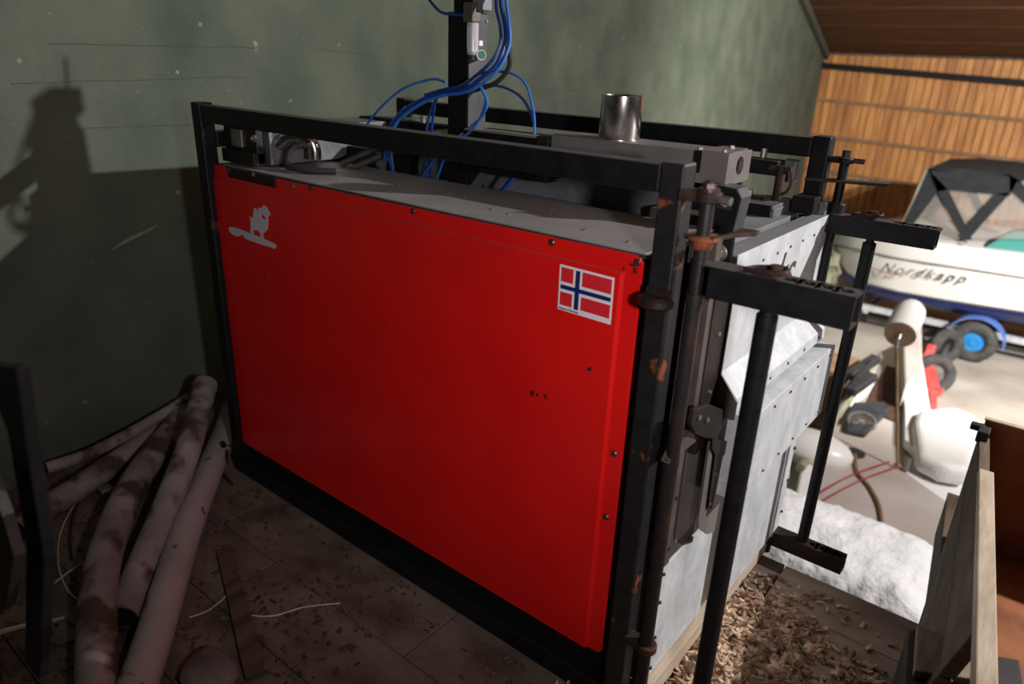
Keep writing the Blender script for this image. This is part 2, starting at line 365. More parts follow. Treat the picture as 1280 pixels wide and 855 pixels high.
# ================================================================== THE MACHINE
mach = empty('industrial_machine', (.86, .46, 0), 'large red-sided steel machine in a black tube frame with galvanised end panels', 'machine')
L_, W_, H_, T = 1.725, .93, 1.352, .05
for x0, y0, mm in ((0, 0, 'black'), (L_-T, 0, 'blackrust'), (0, W_-T, 'black'), (L_-T, W_-T, 'black')):
    m = MB(); m.box(x0, x0+T, y0, y0+T, 0, H_+.003); m.build('frame_post', M[mm], mach, bevel=.005)
for y0 in (0.002, W_-T+.002):
    m = MB(); m.box(T, L_-T, y0, y0+T-.004, H_-.056, H_-.003); m.build('top_rail', M['black'], mach, bevel=.004)
    m = MB(); m.box(T, L_-T, y0, y0+T-.004, 0, .06); m.build('bottom_rail', M['blackclean'], mach, bevel=.004)
for x0 in (0.002, ):
    m = MB(); m.box(x0, x0+T-.004, T, W_-T, 1.215, 1.265); m.build('side_rail', M['black'], mach, bevel=.004)
    m = MB(); m.box(x0, x0+T-.004, T, W_-T, 0, .06); m.build('side_rail', M['black'], mach, bevel=.004)
m = MB(); m.box(L_-T+.002, L_-.002, T, W_-T, 0, .06); m.build('side_rail', M['black'], mach, bevel=.004)
# pads on post tops
# dark inner body
m = MB(); m.box(-.0+.052, 1.66, .04, .355, .065, 1.158); m.box(0.01, .06, .0505, .12, .065, 1.158); m.build('inner_body', M['darkbody'], mach)
m = MB(); m.box(.06, 1.68, .36, .87, .065, .80); m.build('inner_body', M['darkbody'], mach)
# red front panel
fx0, fx1, fz0, fz1 = .036, 1.645, .124, 1.163
m = MB()
notch = [(fx0, fz0), (fx1-.012, fz0), (fx1, fz0+.012), (fx1, fz1-.015), (fx1-.015, fz1), (.40, fz1-.003), (.392, fz1-.008), (.392, 1.130), (.128, 1.130), (.126, fz1-.012), (.115, fz1), (fx0, fz1)]
m.prism([(x, .030, z) for x, z in notch], (0, .008, 0))
fpn = m.build('front_panel', M['red'], mach, bevel=.0015)
m = MB(); x1, z1 = 1.606, 1.124
q = [(fx0+.002, .030), (x1, .030), (x1-.006, .022), (fx0+.002, .022)]
m.loft([[(fx0+.001, .0302, fz0+.001), (x1, .0302, fz0+.001), (x1, .0302, z1), (fx0+.001, .0302, z1)],
        [(fx0+.001, .022, fz0+.001), (x1-.007, .022, fz0+.001), (x1-.007, .022, z1-.007), (fx0+.001, .022, z1-.007)]])
m.build('raised_field', M['red'], fpn)
m = MB(); m.box(.130, .390, .0285, .036, 1.132, 1.160); m.build('hinge_strip', M['darkrust'], fpn, bevel=.001)
for px, py, mm in ((517, 264, 'dbolt'), (690, 303, 'dbolt'), (797, 328, 'dbolt'), (768, 567, 'dbolt'), (758, 646, 'dbolt'), (286, 213, 'dbolt'), (389, 235, 'dbolt'), (317, 218, 'bolt'), (367, 233, 'bolt'), (738, 461, 'dbolt'), (790, 432, 'dbolt')):
    if (px, py) == (790, 432): continue
    yy = .0215 if px == 738 else .029
    p = pix(px, py, 'y', yy); m = MB(); r = .008 if px != 738 else .005
    m.lathe([(r, 0), (r, .002), (r*.7, .0045), (0.0001, .005)], p, (0, -1, 0), 12); m.build('screw', M[mm], fpn, smooth=True)
m = MB(); m.tube([(fx0+.01, .0262, z1-.0035), (.8, .0258, z1-.003), (x1-.004, .026, z1-.0035)], .0013, 5, 2); m.build('worn_edge', M['wornred'], fpn)
# flag sticker
c = [pix(*q, 'y', .0214) for q in ((704, 329), (771, 346), (766, 403), (701, 387))]
fxa, fxb = 1.450, 1.588; fza, fzb = 1.004, 1.110
c0 = Vector((1.4500, .0205, 1.1095)); cx = Vector((1.590-1.452, 0, -.002)); cz = Vector((.001, 0, -.103))
def quad(m, u0, u1, v0, v1, y):
    pts = [c0+cx*u+cz*v for u, v in ((u0, v0), (u1, v0), (u1, v1), (u0, v1))]
    for p in pts: p.y = y
    m.prism(pts, (0, .0006, 0)); return m
fs = quad(MB(), 0, 1, 0, 1, .0212).build('flag_sticker', M['flagwhite'], mach)
fs['label'] = 'small flag sticker with blue and white cross on red'
for (a, b_, c_, d) in ((.035, .265, .05, .36), (.435, .965, .05, .36), (.035, .265, .59, .88), (.435, .965, .59, .88)):
    quad(MB(), a, b_, c_, d, .0207).build('red_field', M['flagred'], fs)
m = MB(); quad(m, .31, .39, .05, .90, .0207); quad(m, .035, .965, .43, .52, .0205); m.build('blue_cross', M['flagblue'], fs)

def text_mesh(name, s, size, mtl, parent, M4, depth=.0004, shear=0, spacing=1.0, outline=0):
    cu_ = bpy.data.curves.new(name, 'FONT'); cu_.body = s; cu_.size = size; cu_.extrude = depth; cu_.shear = shear; cu_.space_character = spacing
    to = bpy.data.objects.new(name, cu_); COL.objects.link(to)
    bpy.context.view_layer.update()
    me = bpy.data.meshes.new_from_object(to.evaluated_get(bpy.context.evaluated_depsgraph_get()))
    bpy.data.objects.remove(to); me.transform(M4); me.materials.clear(); me.materials.append(mtl)
    me.transform(Matrix.Translation(-worigin(parent)))
    o = bpy.data.objects.new(name, me); COL.objects.link(o); o.parent = parent; return o
def face_my(x, y, z):   # text plane facing -y
    return Matrix.Translation((x, y, z)) @ Euler((PI/2, 0, 0)).to_matrix().to_4x4()
text_mesh('caption', 'Made in Norway', .0075, M['ink'], fs, face_my(1.4545, .0207, 1.0085))
# animal-on-board sticker
def blob(px_pts, y): return [tuple(pix(x, yy, 'y', y)) for x, yy in px_pts]
def z8(pts): return [(270+x*100/1069, 240+y*100/1069) for x, y in pts]
ast = MB().prism(blob(z8([(170, 480), (210, 465), (270, 480), (450, 550), (560, 590), (740, 670), (795, 700), (805, 735), (780, 762), (735, 740), (580, 695), (480, 655), (400, 630), (345, 570), (320, 590), (280, 592), (215, 565), (175, 525)]), .0212), (0, .0006, 0)).build('animal_sticker', M['white'], mach)
ast['label'] = 'pale grey sticker of an animal standing on a board'
for pl in ([(455, 480), (490, 495), (500, 580), (478, 640), (462, 560)], [(590, 530), (628, 520), (630, 630), (600, 630)],
           [(445, 325), (470, 345), (495, 340), (505, 215), (535, 218), (550, 300), (565, 215), (620, 205), (632, 172), (665, 195), (700, 250), (732, 305), (700, 325), (690, 330), (697, 380), (690, 500), (660, 530), (620, 565), (585, 560), (560, 510), (510, 512), (470, 495), (462, 470), (462, 380)]):
    MB().prism(blob(z8(pl), .0208), (0, .0008, 0)).build('print', M['white'], ast)
MB().prism(blob(z8([(605, 320), (630, 300), (650, 330), (668, 355), (650, 365), (620, 345)]), .0204), (0, .0004, 0)).build('print', M['red'], ast)
# top plate
m = MB(); m.prism([(.30, .032, 1.164), (1.648, .032, 1.164), (1.648, .36, 1.164), (.255, .36, 1.164), (.10, .13, 1.164), (.10, .032, 1.164)], (0, 0, .005)); tp = m.build('top_plate', M['topplate'], mach, bevel=.001)
for px, py in ((472, 227), (498, 232), (560, 243), (580, 246), (615, 262), (636, 268), (730, 288), (786, 303), (690, 262), (410, 208)):
    p = pix(px, py, 'z', 1.169); MB().lathe([(.005, 0), (.005, .002), (.0001, .004)], p, (0, 0, 1), 8).build('screw', M['bolt'], tp)
m = MB(); m.box(.04, 1.66, .0305, .034, 1.158, 1.166); m.build('seal_strip', M['rubber'], tp)
# black latch bracket and galvanised housing at the left
m = MB(); m.box(.052, .235, .075, .105, 1.175, 1.296); m.box(.052, .235, .06, .11, 1.172, 1.215); br = m.build('latch_bracket', M['darkrust'], mach, bevel=.004)
m = MB(); m.box(.105, .165, .068, .076, 1.225, 1.278); m.build('latch_plate', M['bolt'], br, bevel=.001)
for px, py in ((272, 166), (319, 173)):
    p = pix(px, py, 'y', .073); MB().lathe([(.011, 0), (.011, .008), (.005, .009), (.005, .016), (.0001, .017)], p, (0, -1, 0), 6).build('bolt', M['bolt'], br)
m = MB(); m.box(.07, .255, .11, .80, 1.175, 1.292); hs = m.build('housing', M['galvdark'], mach, bevel=.003)
m = MB(); m.tube([(.258, .14, 1.235), (.29, .16, 1.262), (.345, .19, 1.262), (.36, .2, 1.235), (.36, .2, 1.20)], .02, 10); m.build('hood', M['brushed'], hs, smooth=True)
m = MB(); m.tube([(.379, .17, 1.245), (.350, .14, 1.243), (.338, .12, 1.22), (.345, .105, 1.189), (.381, .10, 1.183), (.434, .12, 1.180), (.50, .17, 1.180)], .010, 10); m.build('cable', M['rubber'], hs, smooth=True)
# inner plate, cavity
m = MB(); m.box(.42, 1.62, .60, .606, .80, 1.20); m.build('inner_plate', M['galvdark'], mach)
m = MB(); m.box(.42, 1.55, .52, .60, 1.115, 1.121); m.build('inner_shelf', M['galvdark'], mach)
m = MB(); m.box(.27, .42, .40, .86, .80, 1.22); m.build('side_box', M['darkbody'], mach, bevel=.004)
m = MB(); m.tube([(.43, .3, 1.175), (.55, .42, 1.24), (.7, .55, 1.27)], .012, 8); m.build('pneumatic_ram', M['rubber'], mach, smooth=True)
m = MB(); m.tube([(.36, .3, 1.175), (.50, .45, 1.26), (.62, .6, 1.29)], .012, 8); m.build('pneumatic_ram', M['rubber'], mach, smooth=True)
m = MB(); m.box(.055, 1.30, .882, .886, .062, 1.262); m.box(1.30, 1.66, .882, .886, .062, 1.10); m.build('rear_panel', M['cover'], mach, bevel=.001)
m = MB(); m.box(.052, .056, .10, .88, .062, 1.15); m.build('end_panel', M['cover'], mach)
# stainless beam with chimney pipe and end block
by0, by1, bz0, bz1, bxe = .40, .54, 1.262, 1.338, 1.640
m = MB(); m.box(1.13, bxe-.075, by0+.008, by1, bz0+.005, bz1-.004); bm_ = m.build('main_beam', M['beam'], mach, bevel=.003)
m = MB()
n = 20; yc, zc, rr = .475, 1.303, .022
blk = [(bxe-.075, by0), (bxe, by0), (bxe, by1), (bxe-.075, by1)]
m.box(bxe-.075, bxe-.012, by0, by1, bz0, bz1)
# end face with a round hole
outer = []; inner = []
for k in range(n):
    t = 2*PI*k/n+PI/n; cy_, cz_ = math.cos(t), math.sin(t)
    s_ = min((by1-by0)/2/abs(cy_) if abs(cy_) > 1e-6 else 9, (bz1-bz0)/2/abs(cz_) if abs(cz_) > 1e-6 else 9)
    outer.append(((by0+by1)/2+cy_*s_, (bz0+bz1)/2+cz_*s_)); inner.append((yc+rr*cy_, zc+rr*cz_))
def hole_plate(m, x0, x1):
    V = lambda x, L: [m.bm.verts.new((x, y, z)) for y, z in L]
    a, b, c_, d = V(x0, outer), V(x1, outer), V(x1, inner), V(x0, inner)
    for P, Q in ((a, b), (b, c_), (c_, d), (d, a)):
        for i in range(n): m.bm.faces.new((P[i], P[(i+1) % n], Q[(i+1) % n], Q[i]))
hole_plate(m, bxe-.012, bxe)
eb = m.build('end_block', M['stain'], bm_)
m = MB(); m.cyl((bxe-.0118, yc, zc), (bxe-.0112, yc, zc), rr*.99, n=20); m.build('hole', M['darkbody'], bm_)
m = MB(); m.box(1.556, 1.574, by0-.002, by0+.004, 1.285, 1.336); m.build('slot', M['darkbody'], bm_)
for yy, xx in ((by0+.004, 1.566), (by0+.006, 1.628), (by1-.03, 1.60)): MB().cyl((xx, yy, bz1), (xx, yy, bz1+.006), .007, n=8).build('bolt', M['bolt'], bm_)
m = MB(); m.lathe([(.050, 0), (.052, 0), (.054, .003), (.054, .108), (.0515, .110), (.050, .108), (.050, .0)], (1.302, .475, bz1-.004), (0, 0, 1), 32); m.lathe([(.055, -.001), (.055, .002), (.049, .002)], (1.302, .475, bz1-.004), (0, 0, 1), 32)
m.build('exhaust_pipe', M['brushed'], mach, smooth=True)
m = MB(); m.box(.80, 1.12, .41, .54, 1.20, 1.318); vb = m.build('valve_block', M['darkbody'], mach, bevel=.004)
m = MB(); m.box(.815, 1.10, .405, .45, 1.3185, 1.324); m.build('valve_lid', M['stain'], vb)
m = MB(); m.box(1.09, 1.13, .395, .55, 1.21, 1.328); m.build('clamp', M['darkrust'], vb, bevel=.003)
for xx in (.86, .96, 1.06): MB().cyl((xx, .405, 1.29), (xx, .398, 1.29), .007, n=6).build('bolt', M['bolt'], vb)
m = MB(); m.box(.10, .72, .60, .66, 1.20, 1.30); m.build('cross_member', M['darkbody'], mach, bevel=.004)
for xx in (.30, .42, .56, .62): MB().cyl((xx, .62, 1.30), (xx, .62, 1.322), .010, n=6).build('fitting', M['bolt'], mach)
# bar below rear rail, and thin metal strips
m = MB(); m.box(1.15, 1.62, .80, .86, 1.245, 1.285); m.build('sub_rail', M['black'], mach, bevel=.003)
m = MB(); m.box(1.0, 1.5, .86, .875, 1.17, 1.29); m.build('hanger', M['darkbody'], mach)
m = MB(); m.cyl((1.555, .86, 1.285), (1.555, .86, 1.31), .010, n=10); m.build('fitting', M['bolt'], mach)
# control column
m = MB(); m.box(.703, .784, .45, .535, .82, 1.642); colm = m.build('control_column', M['darkbody'], mach, bevel=.002)
m = MB(); m.box(.7845, .786, .453, .532, 1.24, 1.638); m.build('column_cover', M['cover'], colm)
for yy, zz in ((.458, 1.44), (.527, 1.44), (.458, 1.30), (.527, 1.62)): MB().cyl((.786, yy, zz), (.790, yy, zz), .004, n=8).build('bolt', M['bolt'], colm)
m = MB(); m.box(.775, .812, .435, .475, 1.612, 1.665); m.build('regulator', M['browned'], colm, bevel=.004)
m = MB(); m.cyl((.800, .452, 1.535), (.800, .452, 1.612), .017, n=16); m.sph((.800, .452, 1.535), .017, n=12); m.build('filter_bowl', M['bowl'], colm, smooth=True)
m = MB(); m.cyl((.800, .452, 1.513), (.800, .452, 1.535), .014, n=12); m.cyl((.79, .46, 1.523), (.806, .452, 1.523), .009, n=8); m.build('drain', M['rubber'], colm, smooth=True)
m = MB(); m.cyl((.790, .49, 1.527), (.826, .462, 1.527), .0145, n=20); gg = m.build('gauge', M['bolt'], colm, smooth=True)
m = MB(); m.cyl((.826, .462, 1.527), (.8275, .4608, 1.527), .012, n=20); m.build('gauge_face', M['green'], colm)
m = MB(); m.box(.786, .800, .482, .497, 1.552, 1.566); m.build('tag_plate', M['flagwhite'], colm)
m = MB(); m.box(.715, .775, .46, .53, 1.642, 1.68); m.box(.69, .80, .455, .54, 1.675, 1.74); m.build('valve_head', M['darkbody'], colm, bevel=.004)
m = MB(); m.box(.79, .83, .46, .50, 1.645, 1.70); m.build('bracket', M['galvdark'], colm, bevel=.002)
hoses = [
 ('dblue', .0065, [(0.86, .5, 1.72), (.889, .47, 1.66), (.915, .46, 1.60), (.923, .45, 1.556), (.918, .42, 1.503), (.868, .4, 1.458), (.816, .4, 1.432), (.764, .38, 1.42), (.702, .36, 1.403), (.622, .35, 1.364), (.563, .34, 1.306), (.53, .34, 1.20)]),
 ('blue', .005, [(0.87, .51, 1.72), (.90, .48, 1.66), (.927, .46, 1.61), (.935, .455, 1.556), (.925, .425, 1.495), (.875, .405, 1.448), (.82, .395, 1.424), (.76, .37, 1.412), (.69, .35, 1.385), (.60, .34, 1.33), (.57, .33, 1.28)]),
 ('dblue', .005, [(0.85, .49, 1.72), (.88, .46, 1.65), (.905, .45, 1.60), (.913, .44, 1.556), (.905, .41, 1.508), (.86, .392, 1.467), (.81, .392, 1.441), (.76, .37, 1.428), (.70, .355, 1.41)]),
 ('blue', .004, [(.785, .52, 1.478), (.839, .5, 1.484), (.912, .5, 1.48), (.964, .5, 1.454), (1.005, .48, 1.402), (1.031, .46, 1.361), (1.048, .44, 1.298), (1.046, .42, 1.244), (.99, .42, 1.192), (.93, .44, 1.14)]),
 ('dblue', .004, [(.757, .5, 1.442), (.868, .5, 1.443), (.96, .48, 1.421), (1.008, .47, 1.381), (1.035, .455, 1.35)]),
 ('rubber', .007, [(.93, .46, 1.55), (.925, .47, 1.50), (.88, .47, 1.455), (.80, .47, 1.43), (.785, .46, 1.425)]),
 ('blue', .004, [(.742, .4, 1.448), (.70, .4, 1.455), (.652, .4, 1.448), (.585, .38, 1.424), (.514, .36, 1.373), (.45, .34, 1.304), (.42, .33, 1.24)]),
 ('blue', .004, [(.85, .42, 1.45), (.869, .42, 1.434), (.888, .42, 1.4), (.871, .42, 1.362), (.815, .42, 1.319), (.774, .39, 1.273), (.734, .38, 1.184), (.70, .38, 1.10)]),
 ('blue', .004, [(.87, .42, 1.43), (.882, .42, 1.407), (.862, .42, 1.354), (.831, .41, 1.313), (.76, .37, 1.25), (.682, .37, 1.178), (.64, .38, 1.12)]),
 ('dblue', .004, [(.738, .38, 1.414), (.705, .38, 1.374), (.684, .38, 1.314), (.676, .38, 1.181), (.68, .38, 1.10)]),
 ('dblue', .004, [(.722, .38, 1.41), (.712, .38, 1.36), (.702, .38, 1.30), (.695, .38, 1.186), (.70, .39, 1.10)]),
 ('blue', .004, [(.62, .35, 1.37), (.58, .35, 1.34), (.555, .34, 1.30), (.55, .35, 1.25), (.54, .37, 1.16)]),
 ('blue', .004, [(.49, .36, 1.28), (.516, .37, 1.239), (.529, .37, 1.185), (.54, .38, 1.13)]),
 ('dblue', .0045, [(.58, .45, 1.78), (.604, .45, 1.70), (.654, .45, 1.652), (.703, .44, 1.636), (.79, .44, 1.63)]),
 ('dblue', .004, [(.98, .43, 1.2), (.955, .43, 1.17), (.90, .45, 1.12)]),
]
for mm, r, pts in hoses:
    m = MB(); m.tube(pts, r, 8, 6); m.build('air_hose', M[mm], mach, smooth=True)
for c_ in ((.700, .372, 1.405), (1.012, .474, 1.378), (.925, .452, 1.555)):
    MB().sph(c_, .009, n=8).build('hose_tie', M['rubber'], mach)

# ---- right-hand end: hopper, boxes, panels
X1 = 1.758
m = MB(); m.box(X1, X1+.002, .235, .915, 1.124, 1.150); lg = m.build('hopper_lip', M['galv'], mach, bevel=.0008)
m = MB(); m.box(1.714, X1-.0005, .235, .915, 1.146, 1.150); m.build('lip_top', M['ledge'], lg)
m = MB(); m.box(1.600, 1.686, .36, .83, 1.144, 1.150); m.box(1.684, 1.688, .36, .83, 1.10, 1.150); m.build('inner_ledge', M['ledge'], mach, bevel=.001)
m = MB(); m.box(1.50, 1.70, .25, .90, .82, 1.09); m.build('hopper_core', M['darkbody'], mach)
m = MB()
pr = [(1.70, 1.124), (X1-.001, 1.124), (X1-.001, .872), (1.804, .818), (1.806, .788), (1.70, .788)]
m.prism([(x, .25, z) for x, z in pr], (0, .655, 0)); hp = m.build('hopper_panel', M['galv'], mach, bevel=.0015)
for k in range(7):
    y_ = .31+k*.093; MB().cyl((X1-.001, y_, 1.108), (X1+.0015, y_, 1.108), .0035, n=6).build('rivet', M['dbolt'], hp)
for k in range(5):
    y_ = .33+k*.13; MB().cyl((1.805, y_, .803), (1.8075, y_, .803), .004, n=6).build('rivet', M['dbolt'], hp)
m = MB(); m.prism([(1.70, .246, 1.124), (X1+.003, .246, 1.124), (X1+.003, .246, .872), (1.808, .246, .816), (1.808, .246, .770), (1.77, .246, .765), (1.72, .246, .79)], (0, -.006, 0)); m.build('cheek_plate', M['browned'], mach, bevel=.001)
# script lettering on the panel (the end of a word shows)
def face_px(x, y, z): return Matrix.Translation((x, y, z)) @ Matrix(((0, 0, 1, 0), (1, 0, 0, 0), (0, 1, 0, 0), (0, 0, 0, 1)))
text_mesh('lettering', 'ks', .165, M['dbolt'], hp, face_px(X1-.0005, .505, .985), .0006, shear=.35)
# lower box
m = MB(); m.prism([(x, .262, z) for x, z in ((1.74, .775), (1.842, .775), (1.843, .552), (1.74, .552))], (0, .643, 0)); lb = m.build('lower_box', M['galv'], mach, bevel=.002)
for k in range(6):
    y_ = .30+k*.112; MB().cyl((1.842, y_, .755), (1.8455, y_, .755), .004, n=6).build('rivet', M['dbolt'], lb)
    MB().cyl((1.842, y_, .575), (1.8455, y_, .572), .004, n=6).build('rivet', M['dbolt'], lb)
# lower right panel (beyond the pole), recess and lower left panel
m = MB(); m.box(1.70, 1.778, .50, .915, .075, .552); rp = m.build('lower_panel', M['galv'], mach, bevel=.002)
m = MB(); m.box(1.779, 1.784, .875, .925, .08, .548); m.build('panel_flange', M['galv'], rp, bevel=.001)
for z in (.16, .28, .40, .5): MB().cyl((1.784, .918, z), (1.790, .918, z), .005, n=6).build('rivet', M['ink'], rp)
m = MB(); m.box(1.70, 1.742, .407, .499, .07, .70); m.build('recess_plate', M['browned'], mach, bevel=.001)
m = MB(); m.box(1.70, 1.747, .10, .405, .065, .405); ll = m.build('lower_panel', M['galv'], mach, bevel=.001)
for z in (.09, .19, .30, .385): MB().lathe([(.005, 0), (.005, .003), (.0001, .007)], (1.747, .108, z), (1, 0, 0), 8).build('rivet', M['ink'], ll)
m = MB(); m.box(1.70, 1.745, .10, .355, .410, .735); m.box(1.745, 1.750, .10, .125, .41, .735); dr = m.build('inspection_door', M['browned'], mach, bevel=.001)
m = MB(); m.box(1.745, 1.7475, .15, .25, .45, .70); m.build('door_field', M['stain'], dr, bevel=.0005)
for z in (.46, .60): MB().cyl((1.75, .112, z), (1.754, .112, z), .005, n=6).build('rivet', M['dbolt'], dr)
m = MB(); m.box(1.738, 1.752, .068, .092, .02, .74); m.build('corner_angle', M['browned'], mach, bevel=.001)
m = MB(); m.box(1.728, 1.736, .052, .075, .0, .80); m.build('corner_angle', M['darkrust'], mach, bevel=.001)
m = MB(); m.box(1.695, 1.768, .055, .905, .0, .062); m.build('skid_beam', M['palewood'], mach, bevel=.003)
# tall side angle of the hopper, curved hinge plate, strap
m = MB(); m.box(1.70, 1.753, .13, .155, .76, 1.20); ta = m.build('tall_angle', M['browned'], mach, bevel=.001)
m = MB(); m.box(1.748, 1.756, .155, .235, .76, 1.12); m.build('angle_flange', M['darkrust'], ta, bevel=.001)
for z in (.80, .98, .84): MB().cyl((1.756, .20, z), (1.760, .20, z), .005, n=8).build('rivet', M['bolt'], ta)
def cq(pts, x): return [(x, *tuple(pix(px, py, 'x', x))[1:]) for px, py in pts]
hpx = [(868, 512), (888, 506), (903, 512), (912, 530), (914, 552), (905, 556), (870, 543), (864, 530)]
m = MB(); m.prism(cq(hpx, 1.786), (-.010, 0, 0)); hg = m.build('hinge_plate', M['darkrust'], mach, bevel=.001)
for px, py in ((874, 522), (884, 525), (895, 553), (906, 556)):
    p = pix(px, py, 'x', 1.788); MB().lathe([(.006, 0), (.006, .003), (.0001, .004)], p, (1, 0, 0), 10).build('rivet', M['bolt'], hg)
m = MB(); m.prism(cq([(891, 548), (912, 552), (912, 562), (904, 570), (890, 636), (885, 636), (894, 568), (890, 560)], 1.793), (-.004, 0, 0)); m.build('strap', M['darkrust'], hg)
m = MB(); m.prism(cq([(888, 552), (914, 556), (893, 665), (884, 668), (873, 660), (873, 650)], 1.788), (-.006, 0, 0)); cvp = m.build('cover_strip', M['stain'], mach, bevel=.001)
m = MB(); m.prism(cq([(893, 560), (908, 562), (903, 572), (889, 634), (884, 634), (895, 572)], 1.7905), (-.002, 0, 0)); m.build('slot', M['darkrust'], cvp)
for px, py in ((894, 592), (887, 630)):
    p = pix(px, py, 'x', 1.7905); MB().lathe([(.005, 0), (.005, .003), (.0001, .004)], p, (1, 0, 0), 10).build('rivet', M['bolt'], cvp)
m = MB(); m.prism(cq([(848, 556), (868, 540), (870, 552), (836, 580)], 1.775), (-.02, 0, 0)); m.build('door_cap', M['browned'], mach, bevel=.001)
m = MB(); m.box(1.70, 1.765, .15, .245, .70, .80); m.build('hinge_core', M['darkrust'], mach, bevel=.004)
# black strut with bright edge, big bolt plate
m = MB(); m.prism([(1.585, .38, 1.03), (1.672, .38, 1.03), (1.694, .38, 1.245), (1.680, .38, 1.264), (1.60, .38, 1.27)], (0, .055, 0)); m.build('guide_plate', M['cover'], mach, bevel=.001)
m = MB(); m.prism([(1.587, .379, 1.03), (1.670, .379, 1.03), (1.692, .379, 1.244), (1.679, .379, 1.262), (1.602, .379, 1.268)], (0, -.003, 0)); m.build('guide_face', M['darkbody'], mach)
m = MB(); m.box(1.640, 1.675, .372, .376, 1.215, 1.245); m.cyl((1.655, .372, 1.235), (1.668, .350, 1.235), .012, n=6); m.build('bolt', M['dbolt'], mach)
m = MB(); m.box(1.69, 1.75, .222, .232, 1.10, 1.19); bp_ = m.build('bolt_plate', M['darkbody'], mach, bevel=.004)
m = MB(); m.cyl((1.722, .221, 1.152), (1.722, .214, 1.152), .020, n=24); m.cyl((1.722, .215, 1.152), (1.722, .202, 1.152), .014, n=6); m.build('bolt', M['bolt'], bp_, smooth=False, bevel=.001)
# details behind the hopper: black plate, bolts, rusty pin
m = MB(); m.box(1.42, 1.66, .70, .88, 1.165, 1.18); m.box(1.60, 1.665, .70, .88, 1.15, 1.172); pl = m.build('rear_plate', M['galvdark'], mach, bevel=.002)
m = MB(); m.box(1.38, 1.655, .694, .70, 1.135, 1.181); m.build('plate_edge', M['darkbody'], pl)
for xx in (1.50, 1.53, 1.56): MB().cyl((xx, .78, 1.18), (xx, .78, 1.203), .010, n=6).build('bolt', M['bolt'], pl)
m = MB(); m.box(1.46, 1.60, .772, .788, 1.18, 1.186); m.build('clip', M['darkrust'], pl)
m = MB(); m.cyl((1.632, .80, 1.18), (1.632, .80, 1.275), .013, n=12); m.box(1.60, 1.66, .79, .81, 1.262, 1.274); m.tube([(1.655, .80, 1.27), (1.668, .79, 1.24), (1.66, .79, 1.21), (1.645, .79, 1.20)], .004, 6); m.build('locking_pin', M['rust'], mach, smooth=True)
m = MB(); m.box(1.40, 1.60, .50, .68, 1.00, 1.165); m.build('rear_box', M['browned'], mach, bevel=.004)
for p in ((1.615, .60, 1.135), (1.60, .545, 1.11)): MB().cyl(p, (p[0]+.012, p[1]-.008, p[2]), .013, n=8).build('fitting', M['bolt'], mach)
m = MB(); m.box(1.674, 1.735, .80, .875, 1.155, 1.20); m.build('rear_lug', M['darkbody'], mach, bevel=.003)
m = MB(); m.box(1.655, 1.70, .84, .875, 1.145, 1.165); m.build('rear_lug', M['galvdark'], mach, bevel=.002)
m = MB(); m.box(1.612, 1.65, .86, .90, 1.225, 1.285); m.build('clamp', M['galvdark'], mach, bevel=.003)

# ---- swing gates at the right-hand end
def lug(p, r, h, xa, mm):    # eye plate from the post
    m = MB(); x, y, z = p
    m.cyl((x, y, z), (x, y, z+h), r, n=20); m.box(xa, x, y-r*.75, y+r*.75, z, z+h); return m.build('hinge_lug', M[mm], mach, bevel=.003)
RX, RY = 1.772, .010
lug((RX, RY, 1.292), .024, .020, 1.72, 'rust'); lug((RX, RY, .24), .024, .02, 1.72, 'rust')
m = MB(); m.cyl((RX, RY, 1.312), (RX, RY, 1.318), .019, n=20); m.cyl((RX, RY, 1.318), (RX, RY, 1.326), .013, n=6); m.cyl((RX, RY, 1.326), (RX, RY, 1.331), .008, n=12); m.build('bolt', M['dbolt'], mach)
m = MB(); m.cyl((RX+.015, RY, 1.301), (RX+.045, RY-.005, 1.300), .008, n=6); m.build('bolt', M['bolt'], mach)
m = MB(); m.cyl((RX, RY, .0), (RX, RY, 1.292), .0135, n=16); hr = m.build('hinge_rod', M['rod'], mach, smooth=True)
m = MB(); m.cyl((RX, RY, 1.224), (RX, RY, 1.231), .034, n=24); m.cyl((RX, RY, 1.205), (RX, RY, 1.224), .018, .022, n=16); m.build('collar', M['orange'], hr, bevel=.002)
m = MB(); m.prism([(RX+.02, .0, 1.2265), (RX+.03, .05, 1.2265), (1.80, .12, 1.2265), (1.835, .125, 1.2265), (1.838, .10, 1.2265), (1.812, .05, 1.2265), (1.80, -.01, 1.2265)], (0, 0, .007)); m.build('lever', M['rust'], hr, bevel=.001)
m = MB(); m.cyl((RX, RY, .80), (RX, RY, 1.12), .0150, n=16); m.cyl((RX, RY, 1.10), (RX, RY, 1.12), .0175, n=16); m.build('sleeve', M['rod'], hr, smooth=True)
m = MB(); m.cyl((RX-.004, RY, .05), (RX-.004, RY, .76), .0150, n=16); m.cyl((RX-.004, RY, .742), (RX-.004, RY, .76), .0185, n=16); m.build('sleeve', M['darkrust'], hr, smooth=True)
# hook pad on the front of the post
m = MB(); m.loft([[(1.70+r*1.0*math.cos(t), -.002+r*1.0*math.sin(t) if math.sin(t) < 0 else -.002, z) for t in [PI+k*PI/12 for k in range(13)]] for r, z in ((.030, 1.078), (.037, 1.084), (.037, 1.096), (.030, 1.102))]); m.box(1.675, 1.73, -.004, .0, 1.08, 1.115); m.build('hook_pad', M['darkrust'], mach, smooth=True)
